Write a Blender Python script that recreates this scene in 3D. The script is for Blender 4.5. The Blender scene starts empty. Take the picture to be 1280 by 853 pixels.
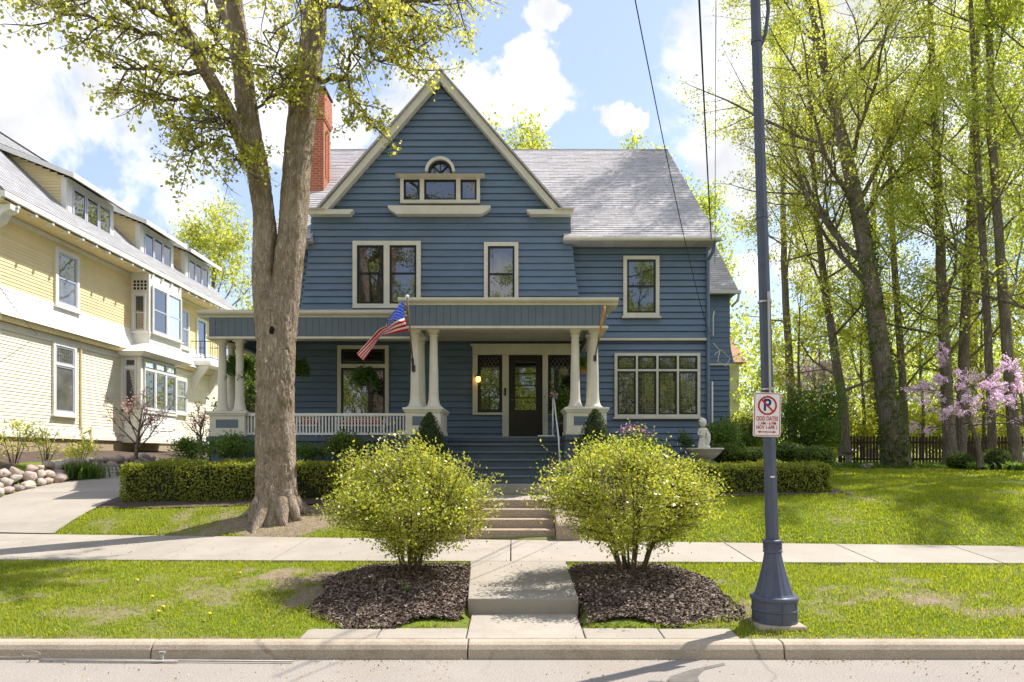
import bpy, bmesh, math, random
import numpy as np
from mathutils import Vector, Matrix

random.seed(7)
SC = bpy.context.scene
COL = SC.collection
F, EYE, HX, HY = 853.0, 1.95, 640.0, 570.0
PI = math.pi

def X(px, Y): return (px - HX) * Y / F
def Z(py, Y): return EYE + (HY - py) * Y / F
def at(px, py, Y): return Vector((X(px, Y), Y, Z(py, Y)))

# ------------------------------------------------------------------ noise
def _hash(ix, iy, seed):
    n = (ix.astype(np.int64) * 374761393 + iy.astype(np.int64) * 668265263 + seed * 1442695041) & 0x7fffffff
    n = ((n ^ (n >> 13)) * 1274126177) & 0x7fffffff
    return ((n ^ (n >> 16)) & 0xffff) / 65535.0
def vnoise(x, y, scale, seed=0):
    x = np.asarray(x, float) * scale; y = np.asarray(y, float) * scale
    ix = np.floor(x); iy = np.floor(y); fx = x - ix; fy = y - iy
    fx = fx * fx * (3 - 2 * fx); fy = fy * fy * (3 - 2 * fy)
    a = _hash(ix, iy, seed); b = _hash(ix + 1, iy, seed); c = _hash(ix, iy + 1, seed); d = _hash(ix + 1, iy + 1, seed)
    return (a * (1 - fx) + b * fx) * (1 - fy) + (c * (1 - fx) + d * fx) * fy
def fbm(x, y, scale, seed=0, o=4):
    s = 0; a = .5; t = 0
    for k in range(o):
        s = s + a * vnoise(x, y, scale * 2 ** k, seed + k * 17); t += a; a *= .55
    return s / t

# ------------------------------------------------------------------ objects
def link(o, parent=None):
    COL.objects.link(o)
    if parent is not None: o.parent = parent
    return o
def tag(o, label=None, cat=None, group=None, kind=None):
    if label: o['label'] = label
    if cat: o['category'] = cat
    if group: o['group'] = group
    if kind: o['kind'] = kind
    return o
def thing(name, label, cat, loc=(0, 0, 0), group=None):
    o = bpy.data.objects.new(name, None); COL.objects.link(o)
    o.location = loc; o.empty_display_size = .2
    o['origin'] = list(loc)
    return tag(o, label, cat, group)
def root_origin(o):
    while o is not None:
        if 'origin' in o.keys(): return Vector(o['origin'])
        o = o.parent
    return Vector((0, 0, 0))

class MB:
    """collects boxes, bars, tubes and lathes, links them as one mesh"""
    def __init__(self, M=None):
        self.v, self.f, self.m, self.M, self.cur = [], [], [], M, 0
    def add(self, vs, fs):
        o = len(self.v)
        for p in vs:
            p = Vector(p)
            self.v.append(self.M @ p if self.M is not None else p)
        for q in fs:
            self.f.append([o + i for i in q]); self.m.append(self.cur)
        return self
    def box(self, x0, x1, y0, y1, z0, z1):
        return self.add([(x0, y0, z0), (x1, y0, z0), (x1, y1, z0), (x0, y1, z0), (x0, y0, z1), (x1, y0, z1), (x1, y1, z1), (x0, y1, z1)],
                        [(0, 3, 2, 1), (4, 5, 6, 7), (0, 1, 5, 4), (1, 2, 6, 5), (2, 3, 7, 6), (3, 0, 4, 7)])
    def hexa(self, bot, top):
        return self.add(list(bot) + list(top), [(0, 3, 2, 1), (4, 5, 6, 7), (0, 1, 5, 4), (1, 2, 6, 5), (2, 3, 7, 6), (3, 0, 4, 7)])
    def quad(self, a, b, c, d): return self.add([a, b, c, d], [(0, 1, 2, 3)])
    def prism(self, pts, axis, a0, a1):
        n = len(pts)
        def mk(p, a):
            return (a, p[0], p[1]) if axis == 'x' else (p[0], a, p[1]) if axis == 'y' else (p[0], p[1], a)
        vs = [mk(p, a0) for p in pts] + [mk(p, a1) for p in pts]
        fs = [tuple(range(n)), tuple(range(2 * n - 1, n - 1, -1))]
        fs += [(i, i + n, (i + 1) % n + n, (i + 1) % n) for i in range(n)]
        return self.add(vs, fs)
    def bar(self, p0, p1, w, h=None, up=(0, 0, 1)):
        h = h or w; p0 = Vector(p0); p1 = Vector(p1); d = (p1 - p0).normalized()
        s = d.cross(Vector(up))
        if s.length < 1e-4: s = d.cross(Vector((0, 1, 0)))
        s.normalize(); u = s.cross(d).normalized()
        s *= w / 2; u *= h / 2
        b = [p0 - s - u, p0 + s - u, p0 + s + u, p0 - s + u]; t = [p1 - s - u, p1 + s - u, p1 + s + u, p1 - s + u]
        return self.hexa(b, t)
    def tube(self, pts, radii, n=8, cap=True, flat=1.0, wob=None):
        pts = [Vector(p) for p in pts]
        if not hasattr(radii, '__len__'): radii = [radii] * len(pts)
        vs = []; fs = []; a = None
        for i, p in enumerate(pts):
            d = (pts[min(i + 1, len(pts) - 1)] - pts[max(i - 1, 0)])
            if d.length < 1e-7: d = Vector((0, 0, 1))
            d.normalize()
            if a is None:
                a = d.cross(Vector((0, 1, 0)))
                if a.length < .1: a = d.cross(Vector((1, 0, 0)))
            a = (a - d * a.dot(d)).normalized(); b = d.cross(a)
            for k in range(n):
                t = 2 * PI * k / n; rr = radii[i] * (wob(p, t) if wob else 1)
                vs.append(p + a * math.cos(t) * rr + b * math.sin(t) * rr * flat)
        for i in range(len(pts) - 1):
            for k in range(n):
                fs.append((i * n + k, i * n + (k + 1) % n, (i + 1) * n + (k + 1) % n, (i + 1) * n + k))
        if cap:
            fs.append(tuple(range(n - 1, -1, -1))); fs.append(tuple((len(pts) - 1) * n + k for k in range(n)))
        return self.add(vs, fs)
    def lathe(self, cx, cy, prof, n=20, arc=(0, 2 * PI)):
        vs = []; fs = []
        for r, z in prof:
            for k in range(n):
                t = 2 * PI * k / n; vs.append((cx + r * math.cos(t), cy + r * math.sin(t), z))
        for i in range(len(prof) - 1):
            for k in range(n):
                fs.append((i * n + k, i * n + (k + 1) % n, (i + 1) * n + (k + 1) % n, (i + 1) * n + k))
        fs.append(tuple(range(n - 1, -1, -1))); fs.append(tuple((len(prof) - 1) * n + k for k in range(n)))
        return self.add(vs, fs)
    def ball(self, c, r, n=10, m=6, jit=0, sx=1, sy=1, sz=1, rnd=random):
        c = Vector(c); vs = [c + Vector((0, 0, -r * sz))]; fs = []
        for i in range(1, m):
            ph = -PI / 2 + PI * i / m
            for k in range(n):
                t = 2 * PI * k / n; rr = r * (1 + rnd.uniform(-jit, jit))
                vs.append(c + Vector((rr * math.cos(ph) * math.cos(t) * sx, rr * math.cos(ph) * math.sin(t) * sy, rr * math.sin(ph) * sz)))
        vs.append(c + Vector((0, 0, r * sz))); L = len(vs) - 1
        for k in range(n):
            fs.append((0, 1 + (k + 1) % n, 1 + k)); fs.append((L, L - n + k, L - n + (k + 1) % n))
        for i in range(m - 2):
            for k in range(n):
                a = 1 + i * n; fs.append((a + k, a + (k + 1) % n, a + n + (k + 1) % n, a + n + k))
        return self.add(vs, fs)
    def lap(self, u0, u1, z0, z1, exp, out=.022, thin=.004, lens=(2.6, 5.2), gap=.004, jit=.0015, slot=0):
        """lapped boards in local (u, w, z): each row tips outward at its lower edge"""
        f0 = u0 if callable(u0) else (lambda z: u0); f1 = u1 if callable(u1) else (lambda z: u1)
        z = z0
        while z < z1 - 1e-4:
            t = min(z + exp, z1); o = out; i = thin
            a, b, c, d = f0(z), f1(z), f1(t), f0(t); tt = t - slot
            p = a
            while b - p > .01:
                q = p + random.uniform(*lens); q = b if b - q < lens[0] * .5 else q
                e = b if q == b else q - gap; oj = o + random.uniform(-jit, jit); zj = z + random.uniform(-jit, jit)
                k0, k1 = (p - a) / (b - a), (e - a) / (b - a); d0, d1 = d + (c - d) * k0, d + (c - d) * k1
                if abs((b - a) - (c - d)) < .02: d0, d1 = p + (d - a), e + (c - b)
                self.add([(p, oj, zj), (e, oj, zj), (d1, i, tt), (d0, i, tt), (p, 0, zj), (e, 0, zj)], [(0, 1, 2, 3), (4, 5, 1, 0)])
                p = q
            z = t
        return self
    def build(self, name, mats, parent=None, smooth=False, bevel=0, fix=True):
        o0 = root_origin(parent)
        me = bpy.data.meshes.new(name)
        me.from_pydata([tuple(p - o0) for p in self.v], [], self.f)
        mats = mats if isinstance(mats, (list, tuple)) else [mats]
        for m in mats: me.materials.append(m)
        if len(mats) > 1: me.polygons.foreach_set('material_index', self.m)
        if fix:
            bm = bmesh.new(); bm.from_mesh(me); bmesh.ops.recalc_face_normals(bm, faces=bm.faces); bm.to_mesh(me); bm.free()
        if smooth: me.polygons.foreach_set('use_smooth', [True] * len(me.polygons))
        me.update()
        o = bpy.data.objects.new(name, me); link(o, parent)
        if bevel:
            b = o.modifiers.new('bevel', 'BEVEL'); b.width = bevel; b.segments = 2; b.limit_method = 'ANGLE'; b.angle_limit = .6
        return o

def np_mesh(name, V, Fq, mat, parent=None, smooth=False, k=4):
    """mesh from numpy: V (n,3), Fq (m,k)"""
    V = np.asarray(V, np.float32) - np.array(root_origin(parent), np.float32)
    me = bpy.data.meshes.new(name)
    me.vertices.add(len(V)); me.vertices.foreach_set('co', V.ravel())
    Fq = np.asarray(Fq, np.int32); n = len(Fq)
    me.loops.add(n * k); me.loops.foreach_set('vertex_index', Fq.ravel())
    me.polygons.add(n)
    me.polygons.foreach_set('loop_start', np.arange(0, n * k, k, dtype=np.int32))
    me.polygons.foreach_set('loop_total', np.full(n, k, np.int32))
    if smooth: me.polygons.foreach_set('use_smooth', np.ones(n, bool))
    me.materials.append(mat)
    me.update(calc_edges=True); me.validate()
    return link(bpy.data.objects.new(name, me), parent)

def leaves(name, P, size, mat, parent, rng, droop=.3, wid=.55, flat=.4, N=None):
    """leaf-sized folded quads at P (n,3)"""
    n = len(P); P = np.asarray(P)
    a = rng.normal(size=(n, 3)); a[:, 2] -= droop
    a /= np.linalg.norm(a, axis=1, keepdims=True)
    r = rng.normal(size=(n, 3)); r[:, 2] += flat * 2
    if N is not None: r += N * 1.2
    b = np.cross(a, r); b /= (np.linalg.norm(b, axis=1, keepdims=True) + 1e-9)
    c = np.cross(a, b)
    s = (size * rng.uniform(.6, 1.3, n))[:, None]
    V = np.empty((n, 4, 3))
    V[:, 0] = P
    V[:, 1] = P + a * s * .5 + b * s * wid * .5 + c * s * .1
    V[:, 2] = P + a * s
    V[:, 3] = P + a * s * .5 - b * s * wid * .5 + c * s * .1
    Fq = np.arange(n * 4).reshape(n, 4)
    return np_mesh(name, V.reshape(-1, 3), Fq, mat, parent)

# ------------------------------------------------------------------ materials
def srgb(r, g, b):
    f = lambda c: c / 12.92 if c <= .04045 else ((c + .055) / 1.055) ** 2.4
    return (f(r / 255), f(g / 255), f(b / 255))
class NT:
    def __init__(self, name):
        self.mat = bpy.data.materials.new(name); self.mat.use_nodes = True
        self.t = self.mat.node_tree; self.t.nodes.clear()
        self.out = self.n('ShaderNodeOutputMaterial')
    def n(self, typ, **kw):
        nd = self.t.nodes.new(typ)
        for k, v in kw.items():
            if k.startswith('i_'):
                key = k[2:]
                key = int(key) if key.isdigit() else key.replace('_', ' ')
                nd.inputs[key].default_value = v
            else: setattr(nd, k, v)
        return nd
    def l(self, a, b): self.t.links.new(a, b)
    def coord(self, scale=(1, 1, 1), kind='Object'):
        tc = self.n('ShaderNodeTexCoord'); mp = self.n('ShaderNodeMapping'); mp.inputs['Scale'].default_value = scale
        self.l(tc.outputs[kind], mp.inputs[0]); return mp.outputs[0]
    def noise(self, vec, scale, detail=5, rough=.55, dist=0):
        nd = self.n('ShaderNodeTexNoise'); nd.inputs['Scale'].default_value = scale; nd.inputs['Detail'].default_value = detail
        nd.inputs['Roughness'].default_value = rough; nd.inputs['Distortion'].default_value = dist
        self.l(vec, nd.inputs['Vector']); return nd.outputs['Fac']
    def ramp(self, fac, stops):
        nd = self.n('ShaderNodeValToRGB'); e = nd.color_ramp.elements
        while len(e) < len(stops): e.new(.5)
        for k, (p, c) in enumerate(stops):
            e[k].position = p; e[k].color = (c[0], c[1], c[2], 1) if hasattr(c, '__len__') else (c, c, c, 1)
        self.l(fac, nd.inputs[0]); return nd.outputs[0]
    def mix(self, fac, a, b, mode='MIX'):
        nd = self.n('ShaderNodeMix'); nd.data_type = 'RGBA'; nd.blend_type = mode
        for s, v in ((0, fac), (6, a), (7, b)):
            if hasattr(v, 'is_linked'): self.l(v, nd.inputs[s])
            elif s == 0: nd.inputs[0].default_value = v
            else: nd.inputs[s].default_value = (v[0], v[1], v[2], 1)
        return nd.outputs[2]
    def math(self, op, a, b=0.0, c=None, clamp=False):
        nd = self.n('ShaderNodeMath', operation=op); nd.use_clamp = clamp
        for s, v in ((0, a), (1, b), (2, c)):
            if v is None: continue
            if hasattr(v, 'is_linked'): self.l(v, nd.inputs[s])
            else: nd.inputs[s].default_value = v
        return nd.outputs[0]
    def bump(self, h, strength=.3, dist=.02):
        nd = self.n('ShaderNodeBump'); nd.inputs['Strength'].default_value = strength; nd.inputs['Distance'].default_value = dist
        self.l(h, nd.inputs['Height']); return nd.outputs[0]
    def surf(self, col, rough=.6, normal=None, spec=.4, metal=0, emit=None):
        p = self.n('ShaderNodeBsdfPrincipled')
        if hasattr(col, 'is_linked'): self.l(col, p.inputs['Base Color'])
        else: p.inputs['Base Color'].default_value = (col[0], col[1], col[2], 1)
        if hasattr(rough, 'is_linked'): self.l(rough, p.inputs['Roughness'])
        else: p.inputs['Roughness'].default_value = rough
        p.inputs['Specular IOR Level'].default_value = spec; p.inputs['Metallic'].default_value = metal
        if normal is not None: self.l(normal, p.inputs['Normal'])
        if emit:
            p.inputs['Emission Color'].default_value = (*emit[0], 1); p.inputs['Emission Strength'].default_value = emit[1]
        self.l(p.outputs[0], self.out.inputs[0]); return self.mat

def paint(name, c, var=.12, scale=3, rough=.55, bump=.05, bscale=30, spec=.35, dirt=None, stretch=(1, 1, 1), island=0):
    t = NT(name); v = t.coord(stretch)
    a = tuple(k * (1 - var) for k in c); b = tuple(min(1, k * (1 + var)) for k in c)
    col = t.ramp(t.noise(v, scale, 6, .6), [(.32, a), (.68, b)])
    if dirt:
        col = t.mix(t.ramp(t.noise(v, scale * .6, 8, .7), [(.52, 0), (.72, dirt[1])]), col, dirt[0])
    if island:
        g = t.n('ShaderNodeNewGeometry'); col = t.mix(1.0, col, t.ramp(g.outputs['Random Per Island'], [(0, 1 - island), (1, 1.0)]), 'MULTIPLY')
    nb = t.bump(t.noise(v, bscale, 4), bump, .01)
    return t.surf(col, rough, nb, spec)
def leafmat(name, c1, c2, trans=.45, c3=None, patch=None, gloss=(.55, .25)):
    t = NT(name); g = t.n('ShaderNodeNewGeometry')
    st = [(0, c1), (1, c2)] if c3 is None else [(0, c1), (.55, c2), (1, c3)]
    col = t.ramp(g.outputs['Random Per Island'], st)
    if patch: col = t.mix(t.ramp(t.noise(t.coord(), patch[1], 6, .65), [(.45, 0), (.68, .6)]), col, patch[0])
    d = t.n('ShaderNodeBsdfPrincipled'); t.l(col, d.inputs['Base Color']); d.inputs['Roughness'].default_value = gloss[0]; d.inputs['Specular IOR Level'].default_value = gloss[1]
    tr = t.n('ShaderNodeBsdfTranslucent')
    hs = t.n('ShaderNodeHueSaturation'); hs.inputs['Saturation'].default_value = 1.1; hs.inputs['Value'].default_value = 1.75; hs.inputs['Hue'].default_value = .49
    t.l(col, hs.inputs['Color']); t.l(hs.outputs[0], tr.inputs[0])
    mx = t.n('ShaderNodeMixShader'); mx.inputs[0].default_value = trans
    t.l(d.outputs[0], mx.inputs[1]); t.l(tr.outputs[0], mx.inputs[2]); t.l(mx.outputs[0], t.out.inputs[0])
    return t.mat
def barkmat(name, dark, light, scale=9, moss=None, bd=.04):
    t = NT(name); v = t.coord((1, 1, .16)); v2 = t.coord((1, 1, 1))
    ns = t.n('ShaderNodeTexNoise'); ns.inputs['Scale'].default_value = 3.0; ns.inputs['Detail'].default_value = 4; t.l(v2, ns.inputs['Vector'])
    mv = t.mix(.10, v, ns.outputs['Color'])
    a = t.noise(mv, scale * 2.2, 6, .62, .25); b = t.noise(mv, scale * 5, 4, .6, .2)
    ridge = t.math('MULTIPLY', t.math('ABSOLUTE', t.math('SUBTRACT', a, .5)), 5.5, None, True)      # 0 in the furrow, 1 on the plate
    h = t.math('ADD', t.math('MULTIPLY', ridge, .75), t.math('MULTIPLY', b, .45))
    n2 = t.noise(v2, 1.5, 6, .7); n3 = t.noise(v2, 26, 4, .7)
    mid = tuple(.55 * p + .45 * q for p, q in zip(dark, light))
    col = t.ramp(h, [(.12, tuple(k * .42 for k in dark)), (.34, dark), (.68, mid), (1.0, light)])
    col = t.mix(t.ramp(n3, [(.55, 0), (.72, .6)]), col, tuple(min(1, k * 1.15) for k in light))
    col = t.mix(t.ramp(n2, [(.48, 0), (.70, .5)]), col, tuple(k * .9 for k in light))
    if moss: col = t.mix(t.ramp(t.noise(v2, 2.6, 6, .7), [(.50, 0), (.66, .6)]), col, moss)
    return t.surf(col, .9, t.bump(h, 1.0, bd), .1)
# ================================================================== render, camera, light, sky
SC.view_settings.view_transform = 'Standard'; SC.view_settings.look = 'None'
SC.view_settings.exposure = 1.5; SC.view_settings.gamma = 1.0; SC.view_settings.use_curve_mapping = False
SC.render.engine = 'CYCLES'
SC.cycles.use_denoising = True
SC.cycles.max_bounces = 7; SC.cycles.diffuse_bounces = 4; SC.cycles.glossy_bounces = 3; SC.cycles.transmission_bounces = 4
SC.cycles.transparent_max_bounces = 6; SC.cycles.caustics_reflective = False; SC.cycles.caustics_refractive = False
SC.cycles.sample_clamp_indirect = 6
SC.render.film_transparent = False

cam = bpy.data.cameras.new('camera'); cam.lens = 24; cam.sensor_width = 36; cam.shift_y = (HY - 426.5) / 1280; cam.clip_end = 2000; cam.clip_start = .05
co = bpy.data.objects.new('camera', cam); COL.objects.link(co); co.location = (0, 0, EYE); co.rotation_euler = (PI / 2, 0, 0)
SC.camera = co

SUN = Vector((.455, .30, .84)).normalized()
EL = math.asin(SUN.z); AZ = math.atan2(SUN.x, SUN.y)
sl = bpy.data.lights.new('sun', 'SUN'); sl.energy = 2.85; sl.angle = math.radians(.5); sl.color = (1, .96, .895)
so = bpy.data.objects.new('sun', sl); COL.objects.link(so); so.rotation_euler = SUN.to_track_quat('Z', 'Y').to_euler(); so.location = (20, 20, 40)

wd = bpy.data.worlds.new('World'); SC.world = wd; wd.use_nodes = True
wt = wd.node_tree; wt.nodes.clear()
def wn(typ, **kw):
    nd = wt.nodes.new(typ)
    for k, v in kw.items(): setattr(nd, k, v)
    return nd
def wm(op, a, b=0.0, c=None):
    nd = wn('ShaderNodeMath', operation=op)
    for s, v in ((0, a), (1, b), (2, c)):
        if v is None: continue
        if hasattr(v, 'is_linked'): wt.links.new(v, nd.inputs[s])
        else: nd.inputs[s].default_value = v
    return nd.outputs[0]
sky = wn('ShaderNodeTexSky', sky_type='NISHITA', sun_disc=False, sun_elevation=EL, sun_rotation=AZ, air_density=1.0, dust_density=.6, ozone_density=1.2)
tc = wn('ShaderNodeTexCoord'); D = tc.outputs['Generated']
# cloud banks: directions (photo bearing) and angular radius
mask = None
wn0 = wn('ShaderNodeTexNoise'); wn0.inputs['Scale'].default_value = 6; wn0.inputs['Detail'].default_value = 7; wn0.inputs['Roughness'].default_value = .62; wt.links.new(D, wn0.inputs['Vector'])
wsub = wn('ShaderNodeVectorMath', operation='SUBTRACT'); wt.links.new(wn0.outputs['Color'], wsub.inputs[0]); wsub.inputs[1].default_value = (.5, .5, .5)
wsc = wn('ShaderNodeVectorMath', operation='SCALE'); wt.links.new(wsub.outputs[0], wsc.inputs[0]); wsc.inputs['Scale'].default_value = .22
wad = wn('ShaderNodeVectorMath', operation='ADD'); wt.links.new(D, wad.inputs[0]); wt.links.new(wsc.outputs[0], wad.inputs[1])
for px, py, r in ((60, 50, .19), (190, 210, .11), (300, 90, .13), (255, 245, .055), (430, 150, .09), (520, 120, .07), (590, 125, .06), (655, 98, .062), (700, 8, .04), (775, 172, .034), (928, 350, .05), (1090, 120, .24), (1020, 330, .08)):
    d = Vector((px - HX, F, HY - py)).normalized()
    dp = wn('ShaderNodeVectorMath', operation='DISTANCE'); wt.links.new(wad.outputs[0], dp.inputs[0]); dp.inputs[1].default_value = d
    mr = wn('ShaderNodeMapRange'); mr.inputs[1].default_value = r * 1.35; mr.inputs[2].default_value = r * .35; mr.inputs[3].default_value = 0; mr.inputs[4].default_value = 1
    mr.interpolation_type = 'SMOOTHSTEP'
    wt.links.new(dp.outputs['Value'], mr.inputs[0])
    mask = mr.outputs[0] if mask is None else wm('MAXIMUM', mask, mr.outputs[0])
# unseen bright cloud behind and overhead, added as fill light
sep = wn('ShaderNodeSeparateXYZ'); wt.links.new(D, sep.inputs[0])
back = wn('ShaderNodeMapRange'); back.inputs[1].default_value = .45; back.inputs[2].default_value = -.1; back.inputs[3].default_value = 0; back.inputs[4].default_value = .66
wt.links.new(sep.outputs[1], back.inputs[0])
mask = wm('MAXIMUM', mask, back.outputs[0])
ns = wn('ShaderNodeTexNoise'); ns.inputs['Scale'].default_value = 5.0; ns.inputs['Detail'].default_value = 9; ns.inputs['Roughness'].default_value = .6; ns.inputs['Distortion'].default_value = .35
wt.links.new(D, ns.inputs['Vector'])
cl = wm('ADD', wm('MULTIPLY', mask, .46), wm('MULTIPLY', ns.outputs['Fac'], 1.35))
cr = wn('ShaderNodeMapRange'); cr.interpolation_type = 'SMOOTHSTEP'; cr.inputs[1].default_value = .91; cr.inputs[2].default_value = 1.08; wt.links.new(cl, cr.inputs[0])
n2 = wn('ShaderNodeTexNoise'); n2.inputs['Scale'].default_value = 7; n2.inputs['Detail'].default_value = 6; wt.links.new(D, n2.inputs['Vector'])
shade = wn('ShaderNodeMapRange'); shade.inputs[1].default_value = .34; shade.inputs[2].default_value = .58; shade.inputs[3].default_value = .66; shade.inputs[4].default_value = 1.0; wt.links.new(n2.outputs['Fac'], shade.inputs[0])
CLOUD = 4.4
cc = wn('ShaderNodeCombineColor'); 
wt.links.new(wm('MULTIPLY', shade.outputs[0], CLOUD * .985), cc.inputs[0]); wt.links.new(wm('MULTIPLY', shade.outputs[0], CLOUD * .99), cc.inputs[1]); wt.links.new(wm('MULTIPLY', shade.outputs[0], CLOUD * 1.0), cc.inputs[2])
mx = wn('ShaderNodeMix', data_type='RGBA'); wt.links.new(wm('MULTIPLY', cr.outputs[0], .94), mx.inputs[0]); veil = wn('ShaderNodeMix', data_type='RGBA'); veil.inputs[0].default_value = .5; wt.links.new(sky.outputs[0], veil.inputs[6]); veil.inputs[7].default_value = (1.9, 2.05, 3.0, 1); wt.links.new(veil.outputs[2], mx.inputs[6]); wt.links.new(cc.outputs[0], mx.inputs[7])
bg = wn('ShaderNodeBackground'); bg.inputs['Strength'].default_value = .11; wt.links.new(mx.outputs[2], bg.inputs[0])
wo = wn('ShaderNodeOutputWorld'); wt.links.new(bg.outputs[0], wo.inputs[0])

# ================================================================== materials
M = {}
M['blue'] = paint('blue_siding_paint', (.126, .178, .252), .10, 1.3, .5, .06, 25, .35, ((.17, .19, .21), .4), (1, 1, 2.5), .13)
M['deck'] = paint('slate_deck_paint', (.080, .106, .138), .12, 2.5, .5, .05, 30, .35, ((.09, .11, .13), .4))
M['frieze'] = paint('blue_board_paint', (.115, .142, .17), .08, 2, .5, .04, 30)
M['cream'] = paint('cream_trim_paint', (.60, .56, .46), .07, 3, .5, .04, 40, .3, ((.42, .38, .30), .35))
M['white'] = paint('white_trim_paint', (.74, .72, .66), .05, 3, .5, .03, 40, .3, ((.52, .48, .42), .3))
M['ceiling'] = paint('porch_ceiling_paint', (.62, .58, .48), .05, 2, .6)
M['yellow'] = paint('yellow_siding_paint', (.84, .69, .37), .05, 1.2, .6, .03, 25, .35, None, (1, 1, 1), .08)
M['pale'] = paint('pale_yellow_siding_paint', (.90, .84, .66), .05, 1.2, .6, .03, 25, .35, None, (1, 1, 1), .08)
M['lapwhite'] = paint('white_lap_paint', (.86, .84, .80), .04, 1.2, .6)
M['black'] = paint('black_sash_paint', (.014, .014, .018), .2, 4, .35)
M['door'] = paint('dark_brown_door_paint', (.018, .011, .010), .25, 5, .35, .1, 20)
M['steelblue'] = paint('violet_white_sash_paint', (.50, .50, .60), .06, 4, .4)
def glass(name, base, refl):
    t = NT(name); v = t.coord((1, 1, 1))
    nb = t.bump(t.noise(v, .9, 2), .05, .08)
    p = t.n('ShaderNodeBsdfPrincipled'); p.inputs['Roughness'].default_value = .25; p.inputs['Specular IOR Level'].default_value = .1
    t.l(t.ramp(t.noise(v, 1.6, 4), [(.35, tuple(k * .5 for k in base)), (.7, base)]), p.inputs['Base Color'])
    g = t.n('ShaderNodeBsdfGlossy'); g.inputs['Roughness'].default_value = .015; g.inputs[0].default_value = (.95, .97, 1, 1); t.l(nb, g.inputs['Normal'])
    fr = t.n('ShaderNodeFresnel'); fr.inputs[0].default_value = 1.5
    f = t.math('ADD', t.math('MULTIPLY', fr.outputs[0], 1.1), refl, clamp=True)
    mx = t.n('ShaderNodeMixShader'); t.l(f, mx.inputs[0]); t.l(p.outputs[0], mx.inputs[1]); t.l(g.outputs[0], mx.inputs[2]); t.l(mx.outputs[0], t.out.inputs[0])
    return t.mat
M['glass'] = glass('dark_window_glass', (.018, .016, .014), .12)
M['glass2'] = glass('curtained_window_glass', (.22, .21, .19), .10)
def shingle(name, ca, cb, cc_):
    t = NT(name); v = t.coord((1, 1, 1))
    s = t.n('ShaderNodeSeparateXYZ'); t.l(v, s.inputs[0])
    c = t.n('ShaderNodeCombineXYZ'); t.l(t.math('ADD', s.outputs[0], s.outputs[1]) if name.startswith('x') else s.outputs[0 if 'grey' in name else 1], c.inputs[0])
    t.l(t.math('MULTIPLY', s.outputs[2], 1.42), c.inputs[1])
    b = t.n('ShaderNodeTexBrick'); b.inputs['Scale'].default_value = 1; b.inputs['Brick Width'].default_value = .30; b.inputs['Row Height'].default_value = .145; b.inputs['Mortar Size'].default_value = .004
    b.inputs['Color1'].default_value = (*ca, 1); b.inputs['Color2'].default_value = (*cb, 1); b.inputs['Mortar'].default_value = (*tuple(k * .55 for k in ca), 1); b.inputs['Bias'].default_value = 0
    t.l(c.outputs[0], b.inputs['Vector'])
    col = t.mix(t.ramp(t.noise(v, 1.2, 7, .7), [(.4, 0), (.75, .5)]), b.outputs['Color'], cc_)
    col = t.mix(.25, col, t.ramp(t.noise(v, 60, 3), [(.3, tuple(k * .6 for k in ca)), (.7, cb)]))
    return t.surf(col, .95, t.bump(t.noise(v, 90, 3), .3, .01), .15)
M['shingle'] = shingle('grey_roof_shingles', (.40, .378, .375), (.56, .53, .53), (.48, .455, .45))
M['shingle2'] = shingle('pale_roof_shingles', (.33, .325, .33), (.44, .435, .44), (.38, .375, .37))
def brickmat():
    t = NT('red_brick'); v = t.coord(); s = t.n('ShaderNodeSeparateXYZ'); t.l(v, s.inputs[0])
    c = t.n('ShaderNodeCombineXYZ'); t.l(t.math('ADD', s.outputs[0], s.outputs[1]), c.inputs[0]); t.l(s.outputs[2], c.inputs[1])
    b = t.n('ShaderNodeTexBrick'); b.inputs['Scale'].default_value = 1; b.inputs['Brick Width'].default_value = .21; b.inputs['Row Height'].default_value = .072; b.inputs['Mortar Size'].default_value = .011
    b.inputs['Color1'].default_value = (.36, .085, .038, 1); b.inputs['Color2'].default_value = (.46, .125, .055, 1); b.inputs['Mortar'].default_value = (.42, .27, .20, 1)
    t.l(c.outputs[0], b.inputs['Vector'])
    col = t.mix(t.ramp(t.noise(v, 3, 6), [(.45, 0), (.75, .4)]), b.outputs['Color'], (.30, .08, .045))
    return t.surf(col, .85, t.bump(b.outputs['Fac'], -.4, .01), .2)
M['brick'] = brickmat()
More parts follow.
